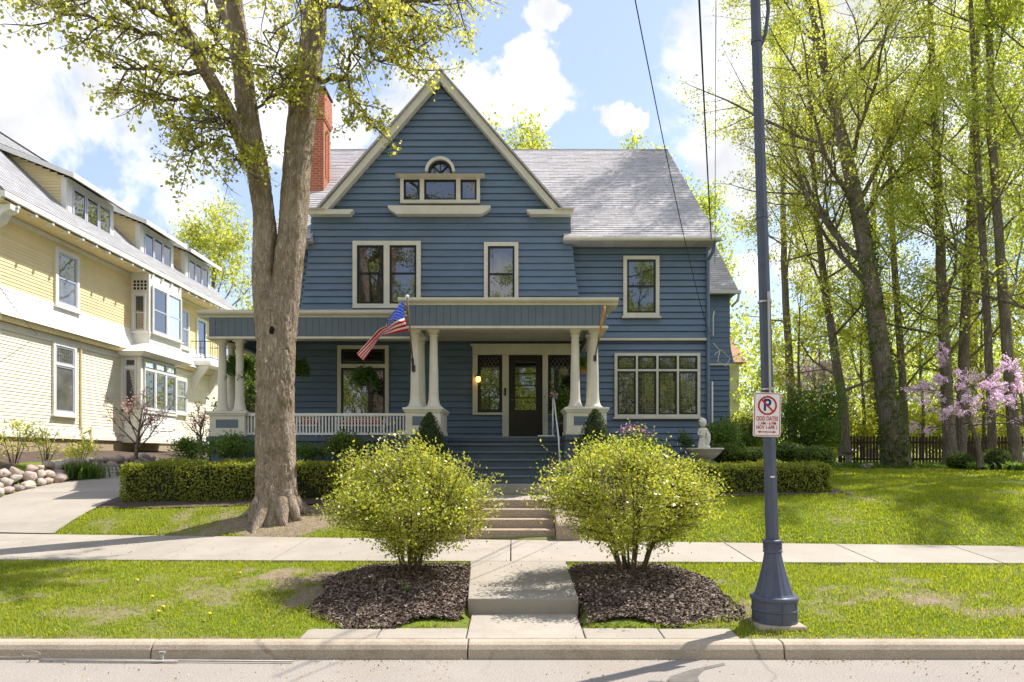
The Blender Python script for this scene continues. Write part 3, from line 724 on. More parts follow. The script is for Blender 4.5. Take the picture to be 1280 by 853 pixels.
# attic window group with hood, sill shelf and fanlight
u0, u1 = pxw(500.5, 600, YG - .08); w = window(H, front(YG - .02), u0, u1, Z(256, YG), Z(222, YG), .085, cols=(.82, 1.62, .82), mull=.11, sill=False, proud=.09)
mb = MB(); z0, z1 = Z(223, 17.5), Z(218.5, 17.35); a, b = X(494, 17.35), X(606, 17.35); mb.hexa([(a + .12, 17.42, z0), (b - .12, 17.42, z0), (b - .12, YG, z0), (a + .12, YG, z0)], [(a, 17.28, z1), (b, 17.28, z1), (b, YG, z1), (a, YG, z1)])
mb.build('hood', M['cream'], w)
mb = MB(); z0, z1 = Z(267, 17.35), Z(256.5, 17.35); a, b = X(484, 17.3), X(613, 17.3)
pr = [(a, z1), (b, z1), (b, z1 - .045), (b - .06, z0 + .10), (b - .22, z0), (a + .22, z0), (a + .06, z0 + .10), (a, z1 - .045)]
mb.prism(pr, 'y', 17.38, YG + .02); mb.build('shelf_sill', M['cream'], w)
fc = X(550.5, 17.55); fz = Z(216, 17.5); ro = .385
def arc(r0, r1, n=18): return [(fc + r1 * math.cos(PI * k / n), fz + r1 * math.sin(PI * k / n)) for k in range(n + 1)] + [(fc + r0 * math.cos(PI * k / n), fz + r0 * math.sin(PI * k / n)) for k in range(n, -1, -1)]
def arcs(mb, r0, r1, y0, y1, n=16):
    for k in range(n):
        a, b = PI * k / n, PI * (k + 1) / n
        mb.prism([(fc + r * math.cos(t), fz + r * math.sin(t)) for r, t in ((r0, a), (r1, a), (r1, b), (r0, b))], 'y', y0, y1)
mb = MB(); arcs(mb, ro - .075, ro, 17.42, YG - .01); fan = mb.build('fanlight', M['cream'], H)
mb = MB(); arcs(mb, ro - .13, ro - .076, 17.5, YG - .012)
for t in (PI / 4, PI / 2, 3 * PI / 4): mb.bar((fc, 17.53, fz), (fc + .27 * math.cos(t), 17.53, fz + .27 * math.sin(t)), .022, .03, (0, 1, 0))
mb.build('sash', M['black'], fan)
mb = MB(); n = 16; mb.add([(fc + .3 * math.cos(PI * k / n), 17.56, fz + .3 * math.sin(PI * k / n)) for k in range(n + 1)], [tuple(range(n + 1))]); mb.build('pane', M['glass'], fan)

# entrance
y = YW - .02; D_ = front(y)
dx0, dx1 = X(636, YW), X(678, YW); zt = Z(445, YW); zt2 = Z(433.5, YW); FL = 2.4
mb = MB(D_); e0, e1 = X(591, YW), X(724, YW); zs = Z(519, YW)
mb.box(e0, e1, 0, .09, zt + .012, zt2); mb.box(e0 - .05, e1 + .05, 0, .13, zt2, zt2 + .05)
for a, b in ((e0, e0 + .13), (dx0 - .17, dx0), (dx1, dx1 + .14), (e1 - .12, e1)): mb.box(a, b, 0, .08, FL if abs(a - e0) > .01 and abs(b - e1) > .01 else zs, zt + .01)
mb.box(e0 + .13, dx0 - .17, 0, .078, zs, zs + .06); mb.box(dx1 + .14, e1 - .12, 0, .078, zs, zs + .06)
ent = mb.build('door_surround', M['cream'], H)
for a, b in ((e0 + .13, dx0 - .17), (dx1 + .14, e1 - .12)): window(H, front(y), a, b, zs + .06, zt + .008, .022, 'black', 'black', sw=.06, sill=False, proud=.05, diamond=.30)
mb = MB(D_); px0, px1, pz0, pz1 = dx0 + .17, dx1 - .17, Z(513, YW), Z(452, YW)
mb.box(dx0 + .004, px0, 0, .05, FL + .02, zt); mb.box(px1, dx1 - .004, 0, .05, FL + .02, zt); mb.box(px0, px1, 0, .049, FL + .02, pz0); mb.box(px0, px1, 0, .049, pz1, zt)
for k in (1, 2, 3): zz = pz0 + (pz1 - pz0) * k / 4; mb.box(px0, px1, .0, .03, zz - .013, zz + .013)
mb.box(px0, px1, .05, .056, FL + .2, pz0 - .15)
dr = mb.build('front_door', M['door'], H)
mb = MB(D_); mb.quad((px0, .014, pz0), (px1, .014, pz0), (px1, .014, pz1), (px0, .014, pz1)); mb.build('pane', M['glass'], dr)
mb = MB(D_); mb.ball((dx0 + .09, .085, FL + 1.0), .032); mb.tube([(dx0 + .09, .04, FL + 1.0), (dx0 + .09, .085, FL + 1.0)], .014); mb.build('handle', M['brass'], dr)
mb = MB(D_); mb.box(dx0 - .12, dx0 - .07, .08, .105, FL + 1.12, FL + 1.32); mb.build('doorbell', M['black'], H)
mb = MB(D_); mb.box(dx0 - .14, dx1 + .14, 0, .12, FL, FL + .022); mb.build('threshold', M['cream'], H)

# porch: deck, stairs, ceiling, beams, roof
PY, LY = 14.6, 15.9
mb = MB(); mb.box(-7.1, 2.1, LY - .06, YW, 2.29, FL); mb.box(-2.36, -1.5, PY - .06, LY - .06, 2.29, FL); mb.box(1.14, 2.1, PY - .06, LY - .06, 2.29, FL); mb.box(-7.1, -6.1, YW, 24, 2.29, FL)
mb.build('porch_deck', M['deck'], H)
mb = MB(); 
x = -7.05
while x < -2.36: mb.box(x, x + .135, LY + .0, LY + .03, 1.2, 2.285); x += .14
mb.box(-7.05, -7.02, LY, 24, 1.2, 2.28)
mb.build('porch_skirt', M['deck'], H)
for a, b in ((-2.33, -1.5), (1.14, 2.07)):
    mb = MB(); x = a
    while x < b - .05: mb.box(x, x + .135, PY, PY + .03, 1.1, 2.285); x += .14
    mb.box(a, a + .03, PY + .02, LY if a > 0 else LY - .01, 1.1, 2.28); mb.box(b - .03, b, PY + .02, YW if a > 0 else LY, 1.1, 2.28)
    mb.build('pedestal_skirt', M['deck'], H)
for k in range(6):
    z = 1.36 + .1733 * k; yy = 14.5 + .275 * k
    mb = MB(); mb.box(-1.5, 1.14, yy, yy + .03, z, z + .1733 - .035)
    if k < 5: mb.box(-1.5, 1.14, yy - .035, yy + .30, z + .1733 - .035, z + .1733)
    else: mb.box(-1.5, 1.14, yy - .035, LY - .06, z + .1733 - .035, z + .1733 + .001)
    tr_ = mb.build('stair_tread', M['deck'], H); mb = MB(); mb.box(-1.5, 1.14, yy - .05, yy - .034, z + .1733 - .036, z + .1733 + .002); mb.build('nosing', M['frieze'], tr_)  # lighter colour on the nosing paints in skylight on the tread edge
mb = MB()
for k in range(70):
    x = -7.1 + .131 * k; mb.box(x, x + .128, PY + .1 if x > -2.4 else LY + .1, YW, 4.955, 4.985)
mb.build('porch_ceiling', M['ceiling'], H)
BZ, FT, CT = 4.69, 5.17, 5.305
mb = MB()
def boards(p0, p1, wdir, y_or_x, axis):
    n = max(1, int(abs(p1 - p0) / .15)); st = (p1 - p0) / n
    for k in range(n):
        a, b = p0 + st * k + .003, p0 + st * (k + 1) - .003; d = random.uniform(0, .006)
        if axis == 'x': mb.box(a, b, y_or_x - d, y_or_x + .04, BZ + .03, FT)
        else: mb.box(y_or_x - .04, y_or_x + d, a, b, BZ + .03, FT)
boards(-2.22, 2.02, 1, PY - .02, 'x'); boards(PY - .02, YW - .03, 1, 2.02, 'y'); boards(-7.05, -2.22, 1, LY - .02, 'x'); boards(PY + .03, LY - .03, 1, -2.18, 'y')
mb.box(-2.2, 2.0, PY + .0, PY + .16, BZ + .032, FT); mb.box(1.84, 1.99, PY, YW - .03, BZ + .032, FT); mb.box(-7.03, -2.22, LY, LY + .16, BZ + .032, FT); mb.box(-2.19, -2.04, PY + .16, LY + .1, BZ + .032, FT)
mb.box(-7.05, -6.9, LY, 24, BZ + .03, FT)
mb.build('porch_frieze', M['frieze'], H)
mb = MB(); mb.box(-2.25, 2.05, PY - .06, PY + .2, BZ - .02, BZ + .03); mb.box(1.82, 2.05, PY + .2, YW - .03, BZ - .02, BZ + .03); mb.box(-7.1, -2.25, LY - .06, LY + .2, BZ - .02, BZ + .03); mb.box(-2.24, -2.0, PY + .2, LY + .2, BZ - .018, BZ + .028); mb.box(-7.1, -6.88, LY + .2, 24, BZ - .02, BZ + .03)
mb.build('porch_beam', M['cream'], H)
prof = lambda f: [(f - .02, FT), (f - .04, FT + .035), (f - .12, FT + .06), (f - .15, FT + .085), (f - .15, CT), (f + .6, CT), (f + .6, FT)]
mb = MB(); mb.prism(prof(PY), 'x', -2.42, 2.26); mb.box(1.98, 2.22, PY + .6, YW - .02, FT, CT); mb.prism(prof(LY), 'x', -7.28, -2.43); mb.box(-7.26, -6.8, LY + .6, 24, FT, CT)
mb.box(-2.40, 1.9, PY + .1, PY + .16, CT, CT + .055)
mb.build('porch_cornice', M['cream'], H)
mb = MB(); mb.prism([(PY + .12, CT + .002), (PY + .12, CT + .03), (YG + .2, 5.52), (YG + .2, CT + .002)], 'x', -2.38, 2.1); mb.prism([(LY - .1, CT + .002), (LY - .1, CT + .03), (YG + .2, 5.50), (YG + .2, CT + .002)], 'x', -7.2, -2.39)
mb.box(-7.2, -6.12, 17.81, 24, CT + .002, 5.40)
mb.build('porch_roof', M['shingle'], H)

# columns and pedestals
CB = 2.985
def column(cx, cy):
    h = BZ - .02 - CB; r = .082
    p = [(.18, CB), (.185, CB + .03), (.155, CB + .05), (.132, CB + .10), (.112, CB + .20), (.103, CB + .38), (r + .018, CB + .7), (r + .008, CB + 1.1), (r, CB + h - .13), (r + .02, CB + h - .125), (r + .02, CB + h - .10), (r, CB + h - .095), (r + .03, CB + h - .045), (r + .03, CB + h - .04)]
    m = MB(); m.lathe(cx, cy, p, 20); o = m.build('column', M['cream'], H, True); 
    o.data.polygons.foreach_set('use_smooth', [len(q.vertices) == 4 for q in o.data.polygons])
    m = MB(); m.box(cx - r - .04, cx + r + .04, cy - r - .04, cy + r + .04, CB + h - .04, CB + h); m.build('capital', M['cream'], o)
def pedestal(x0, x1, y0, y1):
    m = MB(); m.box(x0, x1, y0, y1, FL, CB - .06); m.box(x0 - .02, x1 + .02, y0 - .02, y1 + .02, FL, FL + .09)
    m.box(x0 - .03, x1 + .03, y0 - .03, y1 + .03, CB - .10, CB - .055); m.box(x0 - .055, x1 + .055, y0 - .055, y1 + .055, CB - .055, CB)
    o = m.build('pedestal', M['cream'], H, bevel=.008)
    m = MB(); m.box(x0 + .15, x1 - .15, y0 - .004, y0 + .02, FL + .20, CB - .19); m.build('panel', M['frieze'], o)
pedestal(-2.28, -1.53, PY - .02, 16.05); pedestal(1.17, 2.02, PY - .02, 15.6); pedestal(-7.04, -6.22, LY - .02, 16.85)
for cx, cy in ((-2.10, 14.82), (-1.70, 14.82), (-2.10, 15.75), (1.37, 14.82), (1.78, 14.82), (1.78, 15.38), (-6.83, 16.1), (-6.42, 16.1), (-6.83, 16.62)): column(cx, cy)
mb = MB(); mb.box(-6.22, -2.28, 15.96, 16.05, 2.885, 2.945); mb.box(-6.22, -2.28, 15.975, 16.035, 2.44, 2.49); rl = mb.build('railing', M['white'], H)
n = 52
for k in range(n):
    x = -6.22 + 3.94 * (k + .5) / n
    b = MB(); b.box(x - .016, x + .016, 15.99, 16.02, 2.49, 2.885); b.build('baluster', M['white'], rl)

# things on the porch
def tagged(o, label, cat, group=None): return tag(o, label, cat, group)
sc_ = thing('wall_lamp', 'small lit amber wall lamp beside the left sidelight', 'lamp', (X(598, 17.8), 17.8, Z(475, 17.8)))
lx, lz = X(598, 17.75) , Z(474, 17.75)
mb = MB(); mb.box(lx - .04, lx + .04, 17.77, 17.82, lz + .02, lz + .14); mb.tube([(lx, 17.8, lz + .1), (lx, 17.72, lz + .13), (lx, 17.68, lz + .1)], .012); mb.lathe(lx, 17.68, [(.02, lz + .1), (.075, lz + .06), (.08, lz + .045), (.02, lz + .045)], 12); mb.build('bracket', M['brass'], sc_)
mb = MB(); mb.lathe(lx, 17.68, [(.015, lz - .09), (.05, lz - .06), (.06, lz - .01), (.05, lz + .045)], 12); mb.build('shade', M['lamp'], sc_, True)
hr = thing('handrail', 'thin white metal handrail beside the porch stairs', 'handrail', (.86, 15.4, 2.4))
mb = MB(); a = at(691, 499, 15.9); mb.tube([(a.x, 15.9, 2.4), (a.x, 15.9, a.z)], .017, 8); b = at(698.5, 548, 14.7); mb.tube([(a.x, 15.9, a.z), (a.x + .02, 15.86, a.z + .01), (b.x, 14.75, 2.35), (b.x + .02, 14.7, 1.9)], .019, 8); mb.tube([(b.x + .02, 14.7, 1.4), (b.x + .02, 14.7, 1.95)], .017, 8)
mb.build('rail', M['whitemetal'], hr, True)
mb = MB(); mb.box(a.x - .35, a.x + .05, 15.86, 15.94, 2.401, 2.43); mb.build('base_plate', M['whitemetal'], hr)
pw = thing('pinwheel', 'small blue and orange pinwheel tied to the handrail top', 'pinwheel', (a.x, 15.84, a.z))
mb = MB()
for k in range(6):
    t = 2 * PI * k / 6; c = Vector((a.x + .02, 15.82, a.z + .08)); mb.cur = k % 2
    mb.add([c, c + Vector((.11 * math.cos(t), -.02, .11 * math.sin(t))), c + Vector((.10 * math.cos(t + .6), .02, .10 * math.sin(t + .6))), c + Vector((.02, -.012, .02))], [(0, 1, 2), (0, 2, 3), (1, 3, 2)])
mb.build('vanes', [M['orange'], M['bluepot']], pw)
mb = MB(); mb.tube([(a.x, 15.87, a.z - .2), (a.x + .02, 15.85, a.z + .08)], .008, 6); mb.build('stick', M['metal'], pw)

def chair(cx, cy, label, cmat, wide):
    t = thing('porch_chair', label, 'chair', (cx, cy, FL), 'white metal seats on the porch')
    w, d = wide / 2, .26; z = FL
    for sx in (-1, 1):
        for sy in (-1, 1):
            m = MB(); m.tube([(cx + sx * w, cy + sy * d, z), (cx + sx * w * .96, cy + sy * d * .94, z + .30 if sy < 0 else z + .31)], .018, 8); m.build('leg', M['whitemetal'], t)
    m = MB(); m.box(cx - w, cx + w, cy - d, cy + d, z + .28, z + .31); m.build('seat', M['whitemetal'], t)
    m = MB(); m.box(cx - w + .03, cx + w - .03, cy - d + .02, cy + d - .04, z + .312, z + .37); m.build('cushion', M[cmat], t, bevel=.02)
    m = MB(); m.tube([(cx - w, cy + d, z + .3), (cx - w, cy + d + .05, z + .56), (cx - w * .6, cy + d + .06, z + .61), (cx + w * .6, cy + d + .06, z + .61), (cx + w, cy + d + .05, z + .56), (cx + w, cy + d, z + .3)], .018, 8)
    for k in range(1, 6): x = cx - w + 2 * w * k / 6; m.tube([(x, cy + d, z + .31), (x, cy + d + .055, z + .59)], .009, 6)
    m.build('backrest', M['whitemetal'], t)
    m = MB(); m.box(cx - w * .75, cx + w * .75, cy + d - .06, cy + d + .05, z + .34, z + .56)
    for k in range(3): zz = z + .37 + .07 * k; m.cur = 1; m.box(cx - w * .752, cx + w * .752, cy + d - .063, cy + d + .052, zz, zz + .04)
    m.build('pillow', [M[cmat], M['flagwhite']], t)
    for sx in (-1, 1):
        m = MB(); m.tube([(cx + sx * w, cy + d, z + .50), (cx + sx * w * 1.02, cy - d + .05, z + .48), (cx + sx * w, cy - d, z + .30)], .016, 8); m.build('armrest', M['whitemetal'], t)
chair(X(384, 16.9), 16.9, 'white metal porch chair with red cushion beside the tree trunk', 'rose_c' if 'rose_c' in M else 'flagred', .6)
chair(X(453, 16.9), 16.9, 'wide white metal porch bench with red striped pillow below the porch window', 'flagred', 1.15)

def fern(px, py, Yf, r, label, seed, mat='fern', pot='darkpot', n=420, ztop=4.94):
    c = at(px, py, Yf); rng = np.random.default_rng(seed)
    t = thing('hanging_plant', label, 'hanging plant', tuple(c))
    m = MB(); m.lathe(c.x, c.y, [(.09, c.z - .16), (.13, c.z), (.135, c.z + .01)], 14); m.build('pot', M[pot], t, True)
    m = MB()
    for k in range(3):
        a = 2 * PI * k / 3; m.tube([(c.x + .13 * math.cos(a), c.y + .13 * math.sin(a), c.z), (c.x, c.y, c.z + .42)], .005, 5)
    m.tube([(c.x, c.y, c.z + .42), (c.x, c.y, ztop)], .005, 5); m.build('hanger', M['darkmetal'], t)
    P = []
    for k in range(46):
        a = rng.uniform(0, 2 * PI); L = r * rng.uniform(.6, 1.1); up = rng.uniform(.15, .75) * r
        for q in np.linspace(.15, 1, 22):
            h = up * math.sin(q * PI * .75) * 1.1 - L * q * q * .75
            for _ in range(2): P.append((c.x + L * q * math.cos(a) * .9 + rng.normal(0, .012), c.y + L * q * math.sin(a) * .9 + rng.normal(0, .012), c.z + .02 + h))
    leaves('fronds', P, .085, M[mat], t, rng, .6, .35)
fern(300, 462, 16.4, .46, 'dark hanging fern between the left end columns and the tree trunk', 1)
fern(372, 462, 16.6, .40, 'hanging fern half hidden by the right side of the tree trunk', 2)
fern(455, 474, 16.5, .42, 'hanging fern in front of the wide porch window', 3)
fern(730, 458, 15.9, .30, 'hanging leafy basket in an orange pot behind the right portico columns', 4, 'green', 'terracotta')
pp = thing('potted_plant', 'dark potted shrub standing by the right sidelight', 'potted plant', (X(704, 17.2), 17.2, FL))
cx = X(704, 17.2); mb = MB(); mb.lathe(cx, 17.2, [(.13, FL), (.18, FL + .3), (.2, FL + .34), (.17, FL + .34)], 16); mb.build('pot', M['darkpot'], pp, True)
rng = np.random.default_rng(5); P = rng.normal(size=(1300, 3)) * (.13, .13, .22) + (cx, 17.2, FL + .78); leaves('foliage', P, .09, M['box'], pp, rng)
mb = MB(); mb.tube([(cx, 17.2, FL + .3), (cx + .01, 17.2, FL + .8)], .015, 6); mb.build('stem', M['twig'], pp)

# flag, second furled pole
fl = thing('flag', 'american flag flying from the middle porch column', 'flag', tuple(at(516, 458, 14.6)))
fy0, fy1 = 14.62, 14.0
p0 = at(516.5, 458, fy0); p1 = at(509, 373, fy1)
mb = MB(); mb.tube([p0, p1], [.017, .014], 10); mb.build('pole', M['brass'], fl, True)
mb = MB(); mb.ball(p1 + Vector((0, 0, .03)), .04, 12, 8); mb.build('finial', M['whitemetal'], fl, True)
mb = MB(); mb.box(p0.x - .035, p0.x + .035, p0.y - .02, p0.y + .10, p0.z - .11, p0.z + .02); mb.tube([p0 + Vector((0, 0, -.06)), p0 + (p1 - p0) * .12], .028, 10); mb.build('bracket', M['darkmetal'], fl)
def cat(P, t):
    P = [np.array(q, float) for q in P]; n = len(P) - 1; s = min(int(t * n), n - 1); u = t * n - s
    a, b, c, d = P[max(s - 1, 0)], P[s], P[s + 1], P[min(s + 2, n)]
    return .5 * (2 * b + (c - a) * u + (2 * a - 5 * b + 4 * c - d) * u * u + (3 * b - a - 3 * c + d) * u ** 3)
TOP = [(506, 375.5, 14.02), (496, 385, 14.12), (484, 400, 14.22), (471, 414, 14.20), (458, 429, 14.10), (446, 442, 14.05)]
MID = [(505.5, 396, 14.17), (494, 401, 14.28), (484, 410, 14.36), (474, 421, 14.28), (462, 434, 14.20), (450, 447, 14.10)]
BOT = [(511, 413, 14.3), (497, 416, 14.35), (484, 418.5, 14.25), (476, 419.5, 14.12), (466, 435, 14.12), (455, 451, 14.08)]
def flagpt(u, v):
    w = min(max((u - .34) / .24, 0), 1); w = w * w * (3 - 2 * w); back = 0
    fv = (v - .42) / .58 if v > .42 else (.42 - v) / .42 * .75
    if v < .42: back = .05 * w * min(1, (.42 - v) * 6)
    v = v + (fv - v) * w
    a, b, c = cat(TOP, u), cat(MID, u), cat(BOT, u)
    q = a * (1 - v) * (1 - 2 * v) + b * 4 * v * (1 - v) + c * v * (2 * v - 1)
    yy = q[2] + .05 * math.sin(u * 11 + v * 2.5) * u + back
    return at(q[0], q[1], yy)
nu, nv = 60, 39
mb = MB(); vs = [flagpt(i / nu, j / nv) for j in range(nv + 1) for i in range(nu + 1)]; base = len(mb.v); mb.v += vs
for j in range(nv):
    for i in range(nu):
        st = j // 3; m = 2 if (i < 24 and j < 21) else (0 if st % 2 == 0 else 1)
        mb.f.append([j * (nu + 1) + i, j * (nu + 1) + i + 1, (j + 1) * (nu + 1) + i + 1, (j + 1) * (nu + 1) + i]); mb.m.append(m)
cloth = mb.build('cloth', [M['flagred'], M['flagwhite'], M['flagblue']], fl, True, fix=False)
mb = MB()
for r in range(9):
    for c in range(6 if r % 2 == 0 else 5):
        u = (.4 / 12) * (1 + 2 * c + (r % 2)); v = (7 / 13 / 10) * (1 + r)
        o = flagpt(u, v); du = (flagpt(u + .01, v) - o).normalized(); dv = (flagpt(u, v + .01) - o); nn = du.cross(dv).normalized(); dv = nn.cross(du)
        for sg in (1, -1):
            ring = [o + nn * .005 * sg + (du * math.sin(PI * k / 5) - dv * math.cos(PI * k / 5)) * (.020 if k % 2 == 0 else .009) for k in range(10)]
            mb.add([o + nn * .005 * sg] + ring, [(0, 1 + k, 1 + (k + 1) % 10) for k in range(10)])
mb.build('star_field', M['flagwhite'], fl, fix=False)
f2 = thing('furled_flag', 'flag pole with rolled orange cloth on the right portico column', 'flag', tuple(at(744, 446, 14.6)))
q0 = at(744, 446, 14.62); q1 = at(756, 383, 14.1)
mb = MB(); mb.tube([q0, q1], .014, 8); mb.build('pole', M['brass'], f2, True)
mb = MB(); d = q1 - q0; mb.tube([q0 + d * k / 8 + Vector((.008 * math.sin(k * 2), 0, 0)) for k in range(3, 9)], [.018, .026, .024, .028, .03, .022], 8); mb.build('cloth', M['orange'], f2, True)
mb = MB(); mb.box(q0.x - .03, q0.x + .03, q0.y, q0.y + .08, q0.z - .09, q0.z + .03); mb.build('bracket', M['darkmetal'], f2)

# ================================================================== concrete garden steps
cs = thing('garden_steps', 'pebbled concrete steps rising from the sidewalk with low cheek walls', 'steps', (0, 11.6, .53))
for k in range(4):
    z1 = .535 + .152 * (k + 1); yy = 11.62 + .30 * k
    mb = MB(); mb.box(-.78 if k else -.76, .74, yy, yy + .34 if k < 3 else 14.3, .2 if k < 3 else .6, z1 + (0 if k < 3 else .0))
    mb.build('step', M['step'], cs, bevel=.014)
mb = MB(); mb.box(-1.5, 1.14, 14.22, 14.48, .8, 1.36); mb.box(-.9, 1.3, 12.6, 14.22, .6, 1.146); mb.build('landing', M['walk'], cs, bevel=.012)
for s, x0, x1 in ((1, .745, 1.14), (-1, -1.16, -.785)):
    mb = MB(); mb.prism([(11.42, .3), (11.42, .78), (11.47, .83), (11.62, .86), (12.75, 1.42), (13.1, 1.46), (13.1, .3)], 'x', x0, x1); mb.build('cheek_wall', M['step'], cs, bevel=.03)
# ================================================================== the yellow house on the left
YH = thing('yellow_house', 'large yellow clapboard house with white trim, bay window and three dormers', 'house', (-14, 25, 1.8))
WX, Y0, Y1 = -14.0, 18.45, 33.0
E = east(WX)
mb = MB(); mb.prism([(-22, 1.2), (WX - .03, 1.2), (WX - .03, 8.75), (-18, 13.1), (-22, 8.75)], 'y', Y0 + .03, Y1)
mb.M = E; mb.lap(Y0, Y1, 6.62, 8.62, .098, .018)
mb.M = front(Y0); mb.lap(-22, WX, 2.8, 8.8, .098, .018); mb.build('upper_wall', M['yellow'], YH)
mb = MB(E); mb.lap(Y0, Y1, 2.78, 5.42, .098, .018); mb.build('lower_wall', M['pale'], YH)
mb = MB(E)   # flared white skirt between the storeys
n = 8
for k in range(n):
    z0 = 5.78 + .84 * k / n; z1 = 5.78 + .84 * (k + 1) / n; f = lambda z: .26 * max(0, (6.62 - z) / .84) ** 1.7
    mb.add([(Y0 - .1, f(z0) + .03, z0), (Y1, f(z0) + .03, z0), (Y1, f(z1) + .012, z1), (Y0 - .1, f(z1) + .012, z1), (Y0 - .1, 0, z0), (Y1, 0, z0), (Y0 - .1, 0, z1)], [(0, 1, 2, 3), (4, 5, 1, 0), (4, 0, 3, 6)])
mb.build('skirt_band', M['lapwhite'], YH)
mb = MB(E); mb.box(Y0, Y1, 0, .05, 5.42, 5.62); mb.box(Y0, Y1, 0, .05, 8.50, 8.64); mb.box(Y0 - .02, Y0 + .16, 0, .045, 2.75, 5.42); mb.box(Y0 - .02, Y0 + .16, 0, .045, 6.6, 8.5); mb.box(Y1 - .16, Y1 + .02, 0, .045, 2.75, 5.4); mb.box(Y1 - .16, Y1, 0, .045, 6.6, 8.5)
mb.box(Y0 - .03, Y1 + .03, 0, .10, 2.48, 2.62); mb.box(Y0 - .02, Y1 + .02, 0, .06, 2.62, 2.78); mb.build('trim_board', M['white'], YH)
mb = MB(E); mb.box(Y0, Y1, -.02, .2, 5.64, 5.77); mb.build('band_underside', M['yellow'], YH)
mb = MB(E); mb.box(Y0, Y1, -.04, .03, .9, 2.47); mb.build('foundation', M['rubble'], YH)
# roof
th = math.atan2(13.25 - 8.88, 18 - 13.30); L = math.hypot(13.25 - 8.88, 4.70)
R3 = Matrix(((0, -math.cos(th), math.sin(th), -13.30), (1, 0, 0, 0), (0, math.sin(th), math.cos(th), 8.93), (0, 0, 0, 1)))
R3 = Matrix(((0, math.sin(th), -math.cos(th), -13.30), (1, 0, 0, 0), (0, math.cos(th), math.sin(th), 8.93), (0, 0, 0, 1)))
mb = MB(R3); mb.lap(17.85, 33.4, 0, L, .15, .014, .003, (.3, .9), .004, .003)
mb.M = None; mb.prism([(-13.32, 8.82), (-13.32, 8.92), (-18, 13.24), (-22.8, 8.9), (-22.8, 8.78), (-18, 13.08)], 'y', 17.87, 33.4); mb.build('roof', M['shingle2'], YH)
mb = MB(); mb.bar((-18, 17.85, 13.27), (-18, 33.4, 13.27), .2, .05); mb.build('ridge_cap', M['darkmetal'], YH)
mb = MB(); mb.box(-13.36, -13.26, 17.85, 33.4, 8.74, 8.90); mb.box(-13.9, -13.36, 17.85, 17.95, 8.7, 8.9); mb.build('fascia', M['white'], YH)
mb = MB(); mb.box(-14.0, -13.36, 17.9, 33.3, 8.66, 8.70); mb.build('soffit', M['yellow'], YH)
for k in range(22):
    y = 18.3 + .69 * k; mb = MB(); mb.box(-13.48, -13.24, y, y + .08, 8.60, 8.66); mb.build('rafter_tail', M['white'], YH)
mb = MB(); mb.prism([(-14.0, 8.64), (-13.3, 8.64), (-13.3, 8.5), (-13.5, 8.42), (-13.62, 8.22), (-13.75, 8.12), (-14, 8.05)], 'y', 18.1, 18.42); mb.build('corner_bracket', M['white'], YH)
# dormers
for ya, yb in ((21.85, 24.35), (26.15, 28.65), (29.75, 32.1)):
    mb = MB(); fx = -14.25
    mb.prism([(fx - .02, 9.7), (fx - .02, 10.86), (-16.3, 11.72), (-16.3, 11.4)], 'y', ya + .02, yb)
    Mc = front(ya); mb.M = Mc
    z = 9.75
    while z < 11.6:
        # cheek boards between the two roof slopes
        xa = max(-16.2, -13.30 - (z - 8.93) / math.tan(th) - .05) if False else -13.30 - (z - 8.93) / math.tan(th)
        left = xa; right = fx if z < 10.8 else fx - (z - 10.8) / .42
        if right - left > .03: mb.add([(left, .03, z), (right, .03, z), (right, .012, z + .098), (left - .1, .012, z + .098), (left, 0, z), (right, 0, z)], [(0, 1, 2, 3), (4, 5, 1, 0)])
        z += .098
    dm = mb.build('dormer', M['yellow'], YH)
    mb = MB(); mb.box(fx, fx + .04, ya, yb, 9.6, 10.86); mb.box(fx - .16, fx + .02, ya - .04, ya, 9.7, 10.84); mb.build('dormer_front', M['white'], dm)
    mb = MB(); mb.prism([(fx + .42, 10.80), (fx + .42, 10.88), (-16.9, 12.12), (-16.9, 12.02)], 'y', ya - .35, yb + .35); mb.build('dormer_roof', M['shingle2'], dm)
    mb = MB(); mb.prism([(fx + .43, 10.72), (fx + .43, 10.87), (-16.3, 11.84), (-16.3, 11.68)], 'y', ya - .37, ya - .33); mb.box(fx + .40, fx + .45, ya - .36, yb + .36, 10.72, 10.88); mb.build('dormer_fascia', M['white'], dm)
    W3 = (yb - ya - .5) / 3
    for k in range(3):
        a = ya + .22 + k * (W3 + .03); Md = east(fx + .04)
        m = MB(Md); m.box(a, a + .06, 0, .03, 9.72, 10.64); m.box(a + W3 - .06, a + W3, 0, .03, 9.72, 10.64); m.box(a + .06, a + W3 - .06, 0, .029, 9.72, 9.78); m.box(a + .06, a + W3 - .06, 0, .029, 10.58, 10.64)
        m.build('dormer_window', M['steelblue'], dm)
        m = MB(Md); m.quad((a + .05, .012, 9.77), (a + W3 - .05, .012, 9.77), (a + W3 - .05, .012, 10.6), (a + .05, .012, 10.6)); m.build('dormer_pane', M['glass'], dm)
